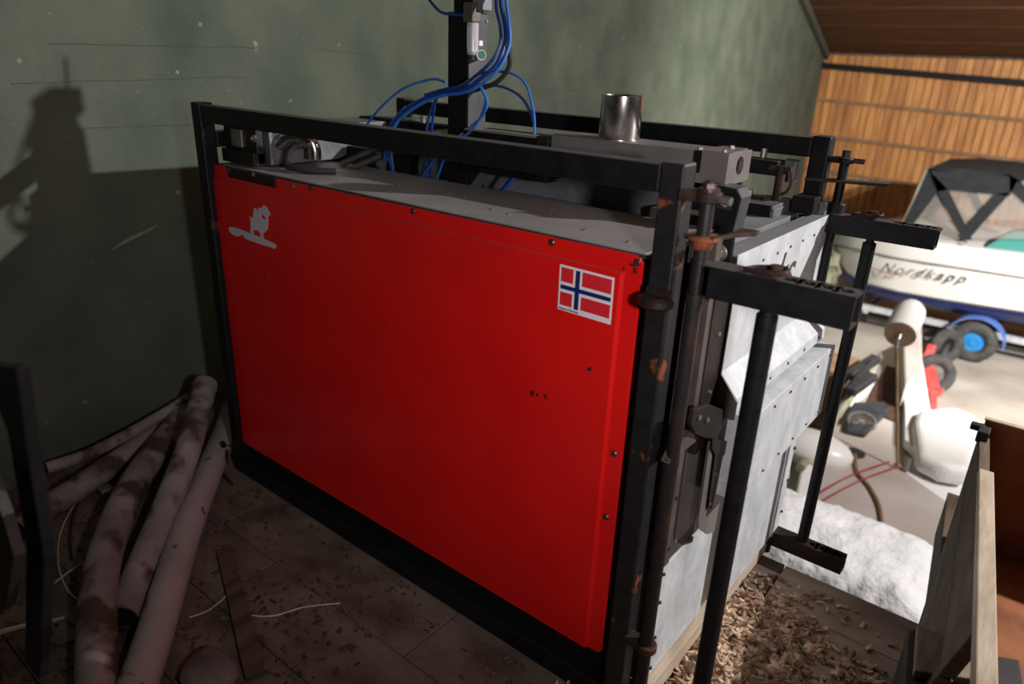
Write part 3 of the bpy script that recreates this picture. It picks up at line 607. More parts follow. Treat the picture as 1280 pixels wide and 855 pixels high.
# rear hinge rod
RX2, RY2 = 1.765, .905
m = MB(); m.cyl((RX2, RY2, 1.150), (RX2, RY2, 1.292), .0125, n=14); m.cyl((RX2, RY2, .0), (RX2, RY2, 1.105), .014, n=14); m.build('hinge_rod', M['black'], mach, smooth=True)
lug((RX2, RY2, 1.288), .022, .016, 1.72, 'black'); lug((RX2, RY2, 1.150), .024, .03, 1.72, 'black')
m = MB(); m.cyl((RX2, RY2, 1.304), (RX2, RY2, 1.322), .012, n=6); m.cyl((RX2, RY2, 1.297), (RX2+.05, RY2+.0, 1.297), .007, n=6); m.build('bolt', M['dbolt'], mach)
m = MB(); m.prism([(1.68, .86, 1.236), (1.80, .90, 1.236), (1.88, .935, 1.236), (1.875, .955, 1.236), (1.79, .945, 1.236), (1.69, .91, 1.236)], (0, 0, .008)); m.build('lever', M['black'], mach, bevel=.001)
m = MB(); m.box(1.73, 1.752, .855, .88, 1.10, 1.185); m.build('gate_stop', M['galvdark'], mach, bevel=.001)

def holed_arm(name, x0, x1, y0, y1, z0, z1, holes, mm, r=.012):
    """hollow square tube with holes through its top wall"""
    m = MB(); t = .004
    m.box(x0, x1, y0, y0+t, z0, z1); m.box(x0, x1, y1-t, y1, z0, z1); m.box(x0, x1, y0+t, y1-t, z0, z0+t)
    xs = [x0]+[v for h in holes for v in (h-(y1-y0)*.42, h+(y1-y0)*.42)]+[x1]
    ya, yb = y0+t, y1-t
    for i in range(0, len(xs), 2):
        if xs[i+1]-xs[i] > 1e-4: m.box(xs[i], xs[i+1], ya, yb, z1-t, z1)
    for h in holes:
        hx = (y1-y0)*.42; yc_ = (ya+yb)/2; n_ = 16; O = []; I = []
        for k in range(n_):
            tt = 2*PI*k/n_+PI/n_; c1, s1 = math.cos(tt), math.sin(tt); q = min(hx/abs(c1), ((yb-ya)/2)/abs(s1))
            O.append((h+c1*q, yc_+s1*q)); I.append((h+r*c1, yc_+r*s1))
        Va = [m.bm.verts.new((x, y, z1)) for x, y in O]; Vb = [m.bm.verts.new((x, y, z1)) for x, y in I]
        Vc = [m.bm.verts.new((x, y, z1-t)) for x, y in I]; Vd = [m.bm.verts.new((x, y, z1-t)) for x, y in O]
        for P, Q in ((Va, Vb), (Vb, Vc), (Vc, Vd)):
            for k in range(n_): m.bm.faces.new((P[k], P[(k+1) % n_], Q[(k+1) % n_], Q[k]))
    return m.build(name, M[mm], mach)
hl = [1.945, 1.975, 2.002, 2.030]
holed_arm('gate_arm', 1.788, 2.053, 0.0, .052, 1.119, 1.179, [1.938, 1.970, 2.001, 2.031], 'black', .0125)
holed_arm('gate_arm', 1.745, 2.030, .872, .922, 1.100, 1.153, [1.93, 1.96, 1.99, 2.015], 'black', .011)
holed_arm('gate_arm', 1.70, 2.006, .878, .926, .045, .097, [1.905, 1.932, 1.960, 1.988], 'darkrust', .0105)
holed_arm('gate_arm', 1.788, 2.053, 0.0, .052, .045, .105, [1.945, 1.975, 2.005, 2.033], 'black', .0125)
# rings lying at pin heads
def pinhead(x, y, z):
    m = MB(); m.tube([(x-.045, y-.016, z+.006), (x-.02, y-.022, z+.008), (x+.02, y-.02, z+.012), (x+.025, y, z+.014), (x+.01, y+.012, z+.014), (x-.03, y+.008, z+.008), (x-.045, y-.016, z+.006)], .005, 8)
    m.cyl((x+.005, y, z), (x+.005, y, z+.020), .012, n=12); return m.build('locking_pin', M['rust'], mach, smooth=True)
pinhead(1.905, .024, 1.179); pinhead(1.862, .900, 1.153)
m = MB(); m.cyl((1.908, .026, .105), (1.908, .026, 1.106), .0195, n=20); m.cyl((1.908, .026, 1.106), (1.908, .026, 1.119), .015, n=16); m.build('gate_pole', M['blackclean'], mach, smooth=True)
m = MB(); m.cyl((1.872, .902, .097), (1.872, .902, 1.086), .0175, n=20); m.cyl((1.872, .902, 1.086), (1.872, .902, 1.10), .011, n=16); m.build('gate_pole', M['blackclean'], mach, smooth=True)
m = MB(); m.box(1.76, 1.80, .0, .05, 1.12, 1.178); m.build('gate_eye', M['black'], mach, bevel=.003)

# ================================================================== LOFT CLUTTER
def pz(px, py, z): return pix(px, py, 'z', z)
def pipe(pts, r, mm, label, end=None):
    m = MB(); Q = [Vector(p) for p in pts]; m.tube(Q, r, 20, 8)
    o = m.build('plastic_pipe', M[mm], None, smooth=True)
    d = (Q[-1]-Q[-2]).normalized(); m = MB(); m.cyl(Q[-1]-d*.02, Q[-1]+d*.004, r*1.06, n=20); m.build('rim', M[mm], o, smooth=True)
    m = MB(); m.cyl(Q[-1]+d*.0045, Q[-1]+d*.006, r*.9, n=20); m.build('bore', M['darkbody'], o)
    d0 = (Q[0]-Q[1]).normalized(); m = MB(); m.cyl(Q[0]+d0*.0005, Q[0]+d0*.003, r*.93, n=20); m.build('bore', M['darkbody'], o)
    tag(o, label, 'pipe', None); return o
r = .049
def pc(L): return [pix(x, y, 'z', z) for x, y, z in L]
pipe(pc([(95, 960, .05), (119, 860, .06), (121, 828, .07), (124, 731, .10), (141, 663, .10), (170, 600, .09), (209, 547, .09), (228, 520, .09)]), r, 'pipe', 'curved brown-stained white pipe, outermost of the bundle curving to the bottom edge')
pipe(pc([(152, 775, .049), (165, 738, .049), (184, 692, .06), (212, 624, .10), (238, 552, .19), (256, 482, .27)]), r-.004, 'pipe', 'stained white pipe whose capped end rises highest beside the frame')
pipe(pc([(120, 1000, .049), (182, 828, .049), (209, 741, .049), (233, 663, .049), (257, 600, .049), (284, 535, .049), (290, 515, .049)]), r, 'pipeclean', 'straight cleaner white pipe lying nearest the black frame foot')
pipe(pc([(20, 664, .049), (60, 634, .049), (97, 610, .049), (168, 562, .049), (226, 517, .055), (240, 507, .06)]), r-.006, 'pipe', 'stained white pipe lying along the foot of the green wall')
pipe(pc([(58, 585, .10), (112, 567, .10), (172, 536, .11), (234, 499, .13)]), .022, 'pipe', 'thin grey pipe lying on top against the green wall')
def wire(pts, r, mm, label, name='wire'):
    m = MB(); m.tube(pts, r, 6, 8); o = m.build(name, M[mm], None, smooth=True); tag(o, label, 'wire'); return o
wire([pz(x, y, .006) for x, y in ((108, 757), (85, 738), (73, 705), (76, 665), (95, 628), (120, 606))], .0028, 'wire', 'pale looped wire lying left of the curved pipe')
wire([pz(x, y, .006) for x, y in ((236, 772), (262, 762), (285, 742), (299, 722), (298, 712))], .0026, 'wire', 'short pale curved wire on the floor right of the pipes')
wire([pz(x, y, .006) for x, y in ((300, 768), (340, 770), (380, 759), (425, 754))], .0026, 'wire', 'pale straight wire on the boards below the machine')
wire([pz(x, y, .01) for x, y in ((60, 735), (90, 712), (112, 700))], .003, 'wire', 'thin pale stick of wire under the wall pipe')
wire([pz(x, y, .012) for x, y in ((90, 700), (88, 665), (100, 625), (130, 600), (148, 592))], .004, 'dwire', 'black cable loop between the wall pipe and curved pipe')
wire([(.02, -.03, .10), (.0, -.035, .04), (-.03, -.05, .012), (.03, -.06, .008), (.10, -.07, .006)], .006, 'rust', 'rusty bent wire hanging at the foot of the left frame post')
m = MB(); m.lathe([(.012+.003*math.cos(t), .003*math.sin(t)) for t in [k*PI/4 for k in range(9)]], (-.025, -.02, .105), (.3, -1, .2), 20); m.bm.verts.ensure_lookup_table()
m.cyl((-.012, -.016, .105), (.003, -.005, .105), .003, n=6)
o = m.build('ring_hook', M['dwire'], None, smooth=True); tag(o, 'small dark ring hook at the foot of the left frame post', 'hook')
m = MB(); m.tube([pz(-10, 793, .02), pz(30, 782, .02), pz(55, 778, .015), pz(80, 772, .01)], lambda t: .008-.003*t, 7, 4); o = m.build('wooden_stick', M['palewood'], None, smooth=True); tag(o, 'pale split wooden stick on the floor at the left edge', 'stick')
m = MB(); m.sph((.875, -.60, .036), .085, (1, .8, .42), 16).jit(.014, 9); o = m.build('stone', M['stone'], None, smooth=True); tag(o, 'rounded dark grey stone on the floor beside the pipes', 'stone')
# wing-nut-like pipe bracket
m = MB(); a = pz(133, 614, .03); m.box(a.x-.02, a.x+.02, a.y-.02, a.y+.02, .0, .045); m.cyl((a.x-.03, a.y, .035), (a.x+.03, a.y, .035), .01, n=8); o = m.build('pipe_clamp', M['bolt'], None, bevel=.003); tag(o, 'small grey metal clamp between the pipes near the wall', 'clamp')
# dark boards standing at the left edge
def py_(L, y): return [pix(a, b, 'y', y) for a, b in L]
m = MB(); m.prism(py_([(-60, 560), (-2, 588), (18, 640), (32, 690), (20, 755), (-60, 800)], -.985), (0, -.015, 0)); o = m.build('metal_sheet', M['darkrust'], None); tag(o, 'dark reddish sheet leaning up at the left edge', 'sheet')
q = py_([(-25, 455), (18, 460), (32, 560), (54, 700), (48, 850)], -.96)
m = MB(); m.loft([[q[0], q[1], q[1]+Vector((0, .02, 0)), q[0]+Vector((0, .02, 0))]]+[[q[k]-Vector((.07, 0, 0)), q[k], q[k]+Vector((0, .02, 0)), q[k]+Vector((-.07, .02, 0))] for k in (2, 3, 4)]); o = m.build('wooden_stake', M['darkbody'], None, bevel=.003); tag(o, 'black stake standing at the left edge before the wall', 'stake')
m = MB(); m.tube([(.44, -.72, .008), (.50, -.70, .02), (.56, -.66, .03), (.50, -.68, .012), (.46, -.70, .006)], .006, 6); o = m.build('bent_rod', M['dwire'], None, smooth=True); tag(o, 'bent black rod on the floor at the lower left', 'rod')
m = MB(); m.beam((.44, -.30, .012), (.95, -.52, .012), .05, .022); o = m.build('dark_batten', M['darkwood'], None, bevel=.002); tag(o, 'dark batten lying among litter beside the straight pipe', 'batten')

# wood chips, bark and litter
def scatter(name, n, fn, mm, smin, smax, label, cat, zmax=.03, flat=.22):
    bm = bmesh.new()
    for i in range(n):
        x, y, h = fn()
        s = random.uniform(smin, smax); lx, ly, lz = s*random.uniform(.7, 1.6), s*random.uniform(.3, .6), s*flat*random.uniform(.5, 1.2)
        M4 = Matrix.Translation((x, y, max(lz*.55, h+.002))) @ Euler((random.gauss(0, .35), random.gauss(0, .35), random.uniform(0, 2*PI))).to_matrix().to_4x4()
        c_ = [(-lx, -ly*.8, 0), (lx*.7, -ly, 0), (lx, ly*.6, 0), (-lx*.6, ly, 0)]
        vs = [bm.verts.new(M4 @ Vector((a_*.5, b_*.5, dz+ (abs(a_)/lx)**2*lz*.8))) for dz in (-lz/2, lz/2) for a_, b_, _ in c_]
        for f in ((3, 2, 1, 0), (4, 5, 6, 7), (0, 1, 5, 4), (1, 2, 6, 5), (2, 3, 7, 6), (3, 0, 4, 7)): bm.faces.new([vs[k] for k in f])
    me = bpy.data.meshes.new(name); bm.to_mesh(me); bm.free(); me.materials.append(M[mm])
    o = bpy.data.objects.new(name, me); COL.objects.link(o); tag(o, label, cat, None, 'stuff'); return o
def pile():
    while True:
        x = random.uniform(1.775, 2.26); y = random.uniform(-.15, .80)
        d = math.exp(-((x-1.93)/.22)**2-((y-.33)/.40)**2)*(1 - .8*math.exp(-((x-2.07)/.07)**2-((y-.50)/.08)**2))
        if y > .66: d *= .3
        d *= max(0, min(1, .75+1.9*noise.noise(Vector((x*5, y*5, 3)))))
        if random.random() < d*1.3: return x, y, random.random()**1.3*.03*d
scatter('wood_chips', 3400, pile, 'chip', .009, .033, 'heap of brown wood chips and bark on the boards at the machine end', 'wood chips')
def bits():
    return random.gauss(1.66, .07), random.gauss(-.10, .05), random.random()*.012
scatter('wood_chips', 380, bits, 'chip', .010, .026, 'small scatter of wood chips in front of the bottom corner of the frame', 'wood chips')
def lit():
    while True:
        x = random.uniform(-.4, 1.7); y = random.uniform(-1.3, -.02)
        if noise.noise(Vector((x*3, y*3, 1))) > random.uniform(-.5, .5): return x, y, 0
scatter('floor_litter', 3000, lit, 'litter', .004, .020, 'dark leaf and bark litter over the boards before the machine', 'litter')
m = MB(); m.prism([pz(1000, 652, .002), pz(985, 705, .002), pz(930, 700, .002), pz(945, 668, .002)], (0, 0, .004))
bm = None
del m
# ================================================================== WOODEN BIN at the loft edge
D = Vector((-.12, .993, 0))
def wl(y, z, off=0):
    xt = 2.375-.122*(y-.2); xb = min(xt, 2.242-.022*(y-.87)); t = z/.45
    return Vector((xb+(xt-xb)*t+off, y, z))
binr = empty('wooden_bin', (2.6, .8, 0), 'open brown plywood bin with grey plank side at the loft edge, bottom right', 'bin')
for k in range(3):
    z0, z1 = .003+k*.143, .003+k*.143+.139
    m = MB(); m.loft([[wl(y, z0, 0), wl(y, z0, .03), wl(y, z1, .03), wl(y, z1, 0)] for y in (.33, .7, 1.0, 1.40)]); m.build('plank', M['oldwood' if k != 1 else 'darkwood'], binr, bevel=.002, seg=1)
m = MB(); m.loft([[wl(y, .43, -.004), wl(y, .43, .034), wl(y, .452, .034), wl(y, .452, -.004)] for y in (.12, 1.08)]); m.build('top_batten', M['palewood'], binr, bevel=.003)
m = MB(); m.box(2.235, 3.3, 1.40, 1.418, .0, .475); fs_ = m.build('plywood_end', M['ply'], binr)
m = MB(); m.box(2.232, 3.3, 1.398, 1.42, .475, .480); m.build('cut_edge', M['palewood'], fs_)
m = MB(); m.prism([wl(.12, .003, .031), wl(1.39, .003, .031), Vector((3.3, 1.39, .003)), Vector((3.3, .12, .003))], (0, 0, .015)); m.build('plywood_base', M['ply'], binr)
m = MB(); m.box(3.28, 3.3, .12, 1.39, .02, .475); m.build('plywood_side', M['ply'], binr)
m = MB(); m.box(2.225, 2.258, 1.33, 1.40, .42, .46); m.box(2.20, 2.24, 1.37, 1.40, .44, .462); m.build('corner_clamp', M['rubber'], binr, bevel=.004)
m = MB(); m.prism([pix(a, b, 'z', .25) for a, b in ((1147, 780), (1222, 812), (1243, 817), (1248, 853), (1143, 838))], (0, 0, -.022)); o = m.build('grey_offcut', M['greywood'], None, bevel=.003); tag(o, 'short weathered grey offcut lying on the black crate beside the bin', 'board')
m = MB(); m.prism([pix(a, b, 'z', .226) for a, b in ((1135, 788), (1150, 784), (1222, 815), (1275, 825), (1285, 880), (1128, 868))], (0, 0, -.225)); o = m.build('plastic_crate', M['rubber'], None, bevel=.004); tag(o, 'black plastic crate under the grey offcut at the bottom edge', 'crate')

# ================================================================== LOWER LEVEL
# white padding roll on a pallet box just below the loft
m = MB()
q = [pz(955, 622, -.8), pz(1175, 690, -.8), pz(1140, 752, -.8), pz(1040, 716, -.8), pz(940, 680, -.8)]
V = []
nx, ny = 46, 26
bx0, bx1, by_0, by_1 = 1.15, 2.26, 2.02, 2.78
def pad(u, v):
    x = bx0+(bx1-bx0)*u; y = by_0+(by_1-by_0)*v + .04*math.sin(u*3)
    e = min(u, 1-u)*(bx1-bx0); f = min(v, 1-v)*(by_1-by_0)
    z = -.95 + .17*(1-math.exp(-e/.05))*(1-math.exp(-f/.06))
    nn = noise.noise(Vector((x*6, y*6, 0)))*.025 + noise.noise(Vector((x*22, y*22, 2)))*.014
    return (x+noise.noise(Vector((x*14, y*14, 9)))*.02, y+noise.noise(Vector((x*14, y*14, 5)))*.025, z+nn)
G = [[m.bm.verts.new(pad(i/nx, j/ny)) for j in range(ny+1)] for i in range(nx+1)]
for i in range(nx):
    for j in range(ny): m.bm.faces.new((G[i][j], G[i+1][j], G[i+1][j+1], G[i][j+1]))
ed = [G[i][0] for i in range(nx+1)]+[G[nx][j] for j in range(1, ny+1)]+[G[i][ny] for i in range(nx-1, -1, -1)]+[G[0][j] for j in range(ny-1, 0, -1)]
lo = [m.bm.verts.new((v.co.x, v.co.y, -1.0)) for v in ed]
for i in range(len(ed)): m.bm.faces.new((ed[i], ed[(i+1) % len(ed)], lo[(i+1) % len(ed)], lo[i]))
m.bm.faces.new(lo)
o = m.build('padding_mat', M['fibre'], None, smooth=False); o.data.shade_smooth(); tag(o, 'thick fluffy white padding mat on the box below the loft edge', 'padding')
m = MB(); m.box(1.18, 2.24, 2.06, 2.74, -1.3, -1.0); m.box(1.2, 1.3, 2.1, 2.7, ZLOW, -1.3); m.box(2.1, 2.2, 2.1, 2.7, ZLOW, -1.3); o = m.build('storage_box', M['darkwood'], None, bevel=.004); tag(o, 'dark wooden box under the white padding mat', 'box')

# small white open boat beside the loft
ZD = -1.15
sb = empty('small_boat', (1.7, 4.3, ZLOW), 'small white open boat with dark cockpit, nearest the loft', 'boat')
def dz_(x, y, z=ZD): return Vector(pz(x, y, z))
deck = [(985, 665), (1215, 745), (1205, 560), (1165, 520), (1150, 440), (1128, 425), (1086, 445), (1052, 500), (1000, 590)]
top = [dz_(x, y) for x, y in deck]
cen = sum(top, Vector())/len(top)
m = MB(); m.loft([[cen+(p-cen)*s + Vector((0, 0, dz)) for p in top] for s, dz in ((.72, ZLOW-ZD+.10), (.90, -.45), (.985, -.12), (1.0, -.02), (.985, 0))]); m.build('hull', M['gel'], sb, bevel=.02)
m = MB(); m.prism([cen+(p-cen)*.93 for p in [dz_(x, y) for x, y in ((1000, 662), (1195, 728), (1190, 640), (1135, 600), (1125, 470), (1100, 480), (1050, 520), (1010, 590))]], (0, 0, .012)); m.build('deck_pad', M['geldull'], sb)
m = MB(); m.prism([dz_(x, y, ZD+.014) for x, y in ((1078, 512), (1124, 530), (1123, 462), (1108, 458))], (0, 0, .010)); m.build('cockpit_well', M['brown'], sb)
m = MB(); m.prism([dz_(x, y, ZD+.01) for x, y in ((1123, 514), (1146, 492), (1146, 430), (1122, 438))], (0, 0, .22)); m.build('well_side', M['geldull'], sb, bevel=.02)
m = MB(); m.prism([dz_(x, y, ZD+.02) for x, y in ((1056, 542), (1082, 548), (1112, 516), (1104, 508), (1066, 508), (1058, 520))], (0, 0, .05)); m.build('console', M['dash'], sb, bevel=.02)
c_ = dz_(1077, 527, ZD+.08); m = MB(); m.lathe([(.10+.012*math.cos(t), .012*math.sin(t)) for t in [k*PI/4 for k in range(9)]], c_, (.1, -.4, 1), 24)
for k in range(3):
    t = k*2*PI/3; m.cyl(c_, c_+Vector((.10*math.cos(t), .10*math.sin(t), 0)), .008, n=6)
m.cyl(c_-Vector((0, 0, .03)), c_+Vector((0, 0, .01)), .03, n=12); m.build('steering_wheel', M['stone'], sb, smooth=True)
c_ = dz_(1068, 567, ZD+.012); m = MB(); m.cyl(c_, c_+Vector((0, 0, .012)), .075, n=20); m.build('cable_port', M['rubber'], sb)
m = MB(); m.tube([dz_(x, y, ZD+.03) for x, y in ((1069, 568), (1072, 590), (1088, 610), (1100, 635), (1103, 662))], .012, 8); m.build('control_cable', M['rail'], sb, smooth=True)
m = MB(); m.tube([dz_(x, y, ZD+.05) for x, y in ((1000, 632), (1060, 596), (1112, 577))], .006, 6); m.build('rope', M['redrope'], sb, smooth=True)
m = MB(); m.tube([dz_(x, y, ZD+.05) for x, y in ((1005, 640), (1070, 603), (1122, 583))], .006, 6); m.build('rope', M['redrope'], sb, smooth=True)
m = MB(); m.tube([dz_(x, y, ZD+.02) for x, y in ((1000, 585), (1055, 508), (1100, 448))], .035, 8); m.build('rub_rail', M['clutter'], sb, smooth=True)
# white bulging bow cover
c_ = dz_(1178, 570, ZD+.03); m = MB(); m.prism([dz_(x, y, ZD+.02) for x, y in ((1136, 548), (1142, 532), (1185, 528), (1216, 540), (1230, 556), (1222, 575), (1206, 612), (1172, 606), (1140, 590))], (0, 0, .16)); m.build('white_cover', M['gel'], sb, bevel=.06, seg=4)
m = MB(); m.prism([dz_(x, y, ZD+.02) for x, y in ((1128, 560), (1172, 605), (1180, 560), (1160, 520), (1150, 455), (1147, 455), (1128, 500))], (0, 0, .08)); m.build('side_deck', M['gel'], sb, bevel=.02)
c_ = dz_(1014, 560, ZD+.05); m = MB(); m.sph(c_, .3, (1.0, .6, .45), 18); m.sph(c_+Vector((-.25, -.55, .0)), .3, (.9, .7, .5), 18); m.build('stern_cushion', M['gel'], sb, smooth=True)
m = MB(); m.box(1.1, 1.5, 3.4, 3.5, ZLOW, -1.6); m.box(1.2, 1.6, 5.2, 5.3, ZLOW, -1.6); m.build('cradle', M['darkwood'], sb)
# mast rod and white fender on it
c1 = dz_(1122, 585, ZD+.02); top_ = pix(1121, 433, 'y', c1.y+.02)
m = MB(); m.cyl(c1, top_, .011, n=10); md = m.build('rod', M['rail'], sb, smooth=True)
m = MB(); m.cyl(c1+Vector((.05, .0, 0)), c1+Vector((.05, .02, .09)), .022, n=12); m.cyl(c1+Vector((.05, .02, .09)), c1+Vector((.05, .02, .095)), .017, n=12); m.build('rod_holder', M['bolt'], sb, smooth=True)
fd = empty('boat_fender', top_, 'white cylindrical fender with brown end held up on a rod', 'fender')
yb = top_.y
e0 = pix(1125, 418, 'y', yb-.02); e1 = pix(1141, 383, 'y', yb+.33)
ax = (e1-e0).normalized(); rr = .105
m = MB(); m.lathe([(rr*.97, 0), (rr, .015), (rr, .24), (rr*.93, .30), (rr*.7, .35), (rr*.3, .375), (.001, .38)], e0, ax, 28); m.build('body', M['gel'], fd, smooth=True)
m = MB(); m.cyl(e0-ax*.006, e0+ax*.001, rr*.95, n=28); m.build('end_face', M['fender'], fd)
m = MB(); m.cyl(e0-ax*.004, e0-ax*.03-Vector((0, 0, .02)), .018, n=10); m.cyl(e0-ax*.03-Vector((0, 0, .0)), top_, .012, n=8); m.build('neck', M['bolt'], fd, smooth=True)
# dark outboard / seat clutter left of the cockpit
m = MB()
for a, b, wd in (((1060, 470), (1095, 448), .10), ((1062, 490), (1090, 470), .10), ((1068, 482), (1086, 455), .07)):
    m.beam(dz_(*a, -1.0), dz_(*b, -1.0), wd, .08)
o = m.build('folding_stool', M['rubber'], None, bevel=.02)
tag(o, 'black folded stool frame left of the small boat cockpit', 'stool')
m = MB(); p_ = dz_(1058, 480, -1.2); m.box(p_.x-.45, p_.x+.0, p_.y-.15, p_.y+.35, ZLOW, -1.05); o2 = m.build('seat_stand', M['rail'], None, bevel=.01); tag(o2, 'brown stand under the black folded stool', 'stand')
p_ = pz(1046, 480, -1.3)
m = MB(); m.sph(p_, .12, (1.2, .8, 1), 14); m.sph(p_+Vector((.02, .3, .05)), .11, (1, 1, .9), 14); m.cyl((p_.x, p_.y, ZLOW), (p_.x, p_.y, p_.z), .05, n=10); m.cyl((p_.x+.02, p_.y+.3, ZLOW), (p_.x+.02, p_.y+.3, p_.z), .05, n=10); o = m.build('fuel_can', M['cartred'], None, smooth=True); tag(o, 'red can partly hidden behind the rear gate pole', 'can')

# red hand cart with two pneumatic wheels, tipped over
def wheel(parent, c, axis, R, wd, rim_mat, tyre='tyre', hub=.45):
    c = Vector(c); ax = Vector(axis).normalized()
    pf = []
    for k in range(13):
        t = 2*PI*k/12; pf.append((R-wd*.5+wd*.5*math.cos(t)*1.0, wd*.5*math.sin(t)))
    m = MB(); m.lathe(pf, c, ax, 32); ty = m.build('tyre', M[tyre], parent, smooth=True)
    m = MB(); rr = R-wd*.8
    m.lathe([(.001, wd*.12), (rr*.35, wd*.14), (rr*.40, wd*.05), (rr*.8, wd*.02), (rr*.95, wd*.28), (rr*1.02, wd*.34), (rr*1.02, -wd*.34), (.001, -wd*.34)], c, ax, 28); m.build('rim', M[rim_mat], parent, smooth=True)
cart = empty('hand_cart', pz(1165, 495, ZLOW), 'red hand cart with two rubber wheels lying tipped on the floor', 'cart')
w1 = Vector(pix(1168, 467, 'z', ZLOW+.18)); w2 = Vector(pix(1184, 432, 'z', ZLOW+.20))
wheel(cart, w1, (.45, -.9, .35), .24, .13, 'stone'); wheel(cart, w2, (.7, -.7, .15), .23, .14, 'darkrust')
m = MB(); m.cyl(w1, w2, .03, n=10); m.build('axle', M['bolt'], cart, smooth=True)
b0 = Vector(pz(1166, 540, ZLOW+.15)); b1 = Vector(pz(1166, 488, ZLOW+.15)); b2 = Vector(pz(1158, 452, ZLOW+.25)); b3 = Vector(pz(1165, 432, ZLOW+.4))
m = MB(); m.beam(b0, b1, .08, .05); m.beam(b0+Vector((-.2, 0, 0)), b1+Vector((-.2, 0, 0)), .05, .05); m.beam(b1, b2, .14, .08); m.beam(b2, b3, .10, .06); m.beam(b1+Vector((-.25, 0, 0)), b1+Vector((.1, 0, 0)), .22, .04); m.build('frame', M['cartred'], cart, bevel=.01)

# motor boat on a trailer with a canvas canopy
YB = 9.5
boat = empty('motor_boat', (2.4, 10.4, -1.4), 'large white motor boat with a dark canvas canopy at the end of the barn', 'boat')
def hull_sec(x, hw, zk, zc, zg, zt):
    yc = YB+1.0
    return [(x, yc, zk), (x, yc-hw*.86, zc), (x, yc-hw, zc+.10), (x, yc-hw*1.0, zg), (x, yc-hw*.97, zt), (x, yc-hw*.6, zt+.06), (x, yc, zt+.09),
            (x, yc+hw*.6, zt+.06), (x, yc+hw*.97, zt), (x, yc+hw, zg), (x, yc+hw, zc+.10), (x, yc+hw*.86, zc)]
secs = [(-.55, .03, -1.10, -1.05, -1.0, -.95), (-.42, .22, -1.25, -1.2, -.95, -.78), (-.2, .48, -1.40, -1.33, -.90, -.66), (.15, .76, -1.50, -1.38, -.85, -.58), (.6, .93, -1.56, -1.37, -.83, -.545), (1.2, 1.0, -1.6, -1.34, -.80, -.52), (2.2, 1.03, -1.6, -1.28, -.77, -.50), (3.5, 1.03, -1.6, -1.24, -.75, -.48), (4.6, 1.0, -1.6, -1.2, -.73, -.46)]
m = MB(); m.loft([hull_sec(*s_) for s_ in secs]); m.build('hull', M['gel'], boat, smooth=True)
m = MB(); m.tube([(s_[0], YB+1-s_[1]-.006, s_[4]) for s_ in secs], .012, 6, 2); m.build('rub_rail', M['stone'], boat, smooth=True)
def botsec(x, hw, zk, zc, zg, zt):
    yc = YB+1.0; return [(x, yc, zk-.05), (x, yc-hw*.86-.01, zc-.10), (x, yc-hw-.008, zc+.0), (x, yc-hw-.008, zc+.04), (x, yc-hw*.5, zc+.05), (x, yc+hw*.5, zc+.05), (x, yc+hw+.008, zc+.04), (x, yc+hw+.008, zc), (x, yc+hw*.86+.01, zc-.10)]
m = MB(); m.loft([botsec(*s_) for s_ in secs[1:]]); m.build('bottom_paint', M['navy'], boat, smooth=True)
text_mesh('lettering', 'Nordkapp', .19, M['dbolt'], boat, face_my(.33, YB-.022, -1.03) @ Matrix.Rotation(.045, 4, 'Z'), .002, shear=.55, spacing=1.35)
m = MB(); m.tube([(.10, YB+.03, -.90), (.22, YB-.02, -.99), (.42, YB-.022, -1.03), (.62, YB-.022, -1.03)], .006, 5); m.build('swoosh', M['redrope'], boat)
# canopy
cpy = MB(); YC0, YC1 = YB+.12, YB+1.85
def cp(px, py, y=YC0): return Vector(pix(px, py, 'y', y))
def strip(m, a, b, wd, y=YC0):
    a = cp(*a, YC0); b = cp(*b, YC0); a.y = b.y = y; m.beam(a, b, .02, wd, up=(0, 1, 0)); return m
Z0 = cp(1160, 211); Z1 = cp(1262, 218); Z2 = cp(1305, 262); Zb = cp(1122, 296)
def two(p): return [(p.x, YC0, p.z), (p.x, YC1, p.z)]
m = MB()
roof = [Z0, cp(1200, 211), cp(1255, 216), cp(1264, 219), cp(1275, 226)]
for a, b in zip(roof, roof[1:]): m.prism([(a.x, YC0, a.z), (b.x, YC0, b.z), (b.x, YC1, b.z), (a.x, YC1, a.z)], (0, 0, -.025))
can = m.build('canopy', M['canvas'], boat)
for y in (YC0, YC1):
    def pp(*L): return [(cp(*q).x, y, cp(*q).z) for q in L]
    s = .02; m = MB()
    m.prism(pp((1160, 211), (1262, 218), (1272, 226), (1262, 245), (1242, 243), (1185, 237), (1172, 240)), (0, s, 0))
    m.prism(pp((1160, 211), (1185, 237), (1207, 282), (1215, 300), (1203, 300), (1162, 222)), (0, s, 0))
    m.prism(pp((1242, 243), (1262, 240), (1214, 296), (1206, 282)), (0, s, 0))
    m.prism(pp((1160, 215), (1172, 240), (1142, 280), (1126, 298), (1120, 296)), (0, s, 0))
    m.prism(pp((1262, 218), (1275, 226), (1310, 268), (1300, 272), (1262, 238)), (0, s, 0))
    m.build('side_panel', M['canvas'], can)
for y in (YC0+.03, YC1-.03):
    def pp(*L): return [(cp(*q).x, y, cp(*q).z) for q in L]
    for L in (((1168, 236), (1200, 300), (1128, 297)), ((1184, 236), (1244, 242), (1207, 284)), ((1210, 298), (1262, 242), (1300, 272), (1300, 300))):
        MB().prism(pp(*L), (0, .004, 0)).build('clear_window', M['vinyl'], can)
m = MB(); m.prism([(Z0.x, YC0, Z0.z), (Zb.x, YC0, Zb.z), (Zb.x-.1, YC1, Zb.z), (Z0.x, YC1, Z0.z)], (-.02, 0, 0)); m.build('end_flap', M['clutter'], can)
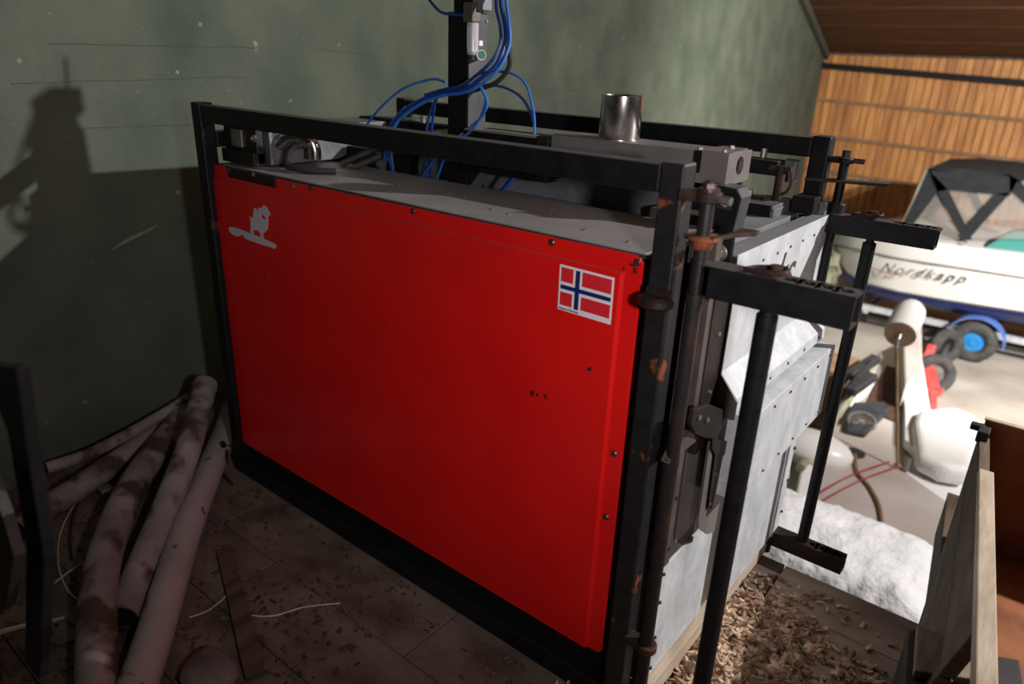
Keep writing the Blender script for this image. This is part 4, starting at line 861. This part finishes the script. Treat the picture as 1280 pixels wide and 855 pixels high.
m = MB(); a = cp(1235, 296, YB+.1); b = cp(1310, 288, YB+.1); m.prism([(a.x, YB+.1, -.50), (b.x+.3, YB+.1, -.50), (b.x+.3, YB+.35, -.26), (a.x+.25, YB+.35, -.28)], (0, .015, 0)); m.build('windscreen', M['teal'], boat)
m = MB(); m.tube([(a.x, YB+.1, -.49), (a.x+.25, YB+.35, -.27), (b.x+.3, YB+.35, -.25)], .015, 6, 2); m.build('screen_frame', M['canvas'], boat)
m = MB(); c_ = cp(1207, 303, YB+.02); m.cyl(c_, c_+Vector((0, -.03, .02)), .02, n=8); m.build('canopy_stud', M['bolt'], boat)
# trailer
tr = empty('boat_trailer', (2.0, 10.2, ZLOW), 'galvanised boat trailer with blue wheel and blue mudguard under the motor boat', 'trailer')
for yy in (YB+.25, YB+1.75):
    m = MB(); m.box(-.8, 4.6, yy, yy+.07, -1.70, -1.62); m.build('chassis_rail', M['galv'], tr, bevel=.005)
for xx in (.2, 1.6, 3.6):
    m = MB(); m.box(xx, xx+.06, YB+.25, YB+1.8, -1.74, -1.69); m.build('cross_bar', M['galv'], tr)
for xx in (.1, 3.9):
    for yy in (YB+.6, YB+1.4):
        m = MB(); m.box(xx, xx+.08, yy, yy+.08, ZLOW if xx < 1 and yy < YB+1 else -1.72, -1.52); m.build('support', M['dbolt'], tr)
wc = Vector(pix(1219, 421, 'y', YB)); wc.z = ZLOW+.275
wheel(tr, wc, (0, -1, 0), .275, .15, 'rimblue'); wheel(tr, wc+Vector((0, 2.0, 0)), (0, -1, 0), .275, .15, 'rimblue')
for yy in (wc.y, wc.y+2.0):
    m = MB(); R1 = .33; secs_ = []
    for k in range(15):
        t = math.radians(-4+188*k/14)
        secs_.append([(wc.x+R1*math.cos(t)*s_, yy+o_, wc.z+.01+R1*math.sin(t)*s_) for s_, o_ in ((1, -.10), (1.04, -.10), (1.04, .12), (1, .12))])
    m.loft(secs_); m.build('mudguard', M['mudblue'], tr, smooth=True)
m = MB(); m.cyl(wc, wc+Vector((0, 2, 0)), .03, n=8); m.build('axle', M['dbolt'], tr)
# things left of the bow
p_ = Vector(pix(1062, 290, 'y', 12.1)); m = MB(); m.sph((p_.x-.05, 12.1, p_.z-.12), .36, (.85, .7, 1.0), 18).jit(.05, 4); m.cyl((p_.x-.05, 12.1, ZLOW), (p_.x-.05, 12.1, p_.z), .2, .25, n=16); o = m.build('white_sack', M['gel'], None, smooth=True); tag(o, 'tall white sack standing left of the motor boat bow', 'sack')
p_ = Vector(pix(1046, 322, 'y', 10.2)); m = MB(); m.sph((p_.x-.12, 10.2, p_.z-.2), .3, (.8, .6, 1.1), 16).jit(.14, 7); m.cyl((p_.x-.12, 10.2, ZLOW), (p_.x-.12, 10.2, p_.z-.2), .2, n=12); o = m.build('folded_tarpaulin', M['clutter'], None, smooth=True); tag(o, 'crumpled olive tarpaulin beside the motor boat bow', 'tarpaulin')
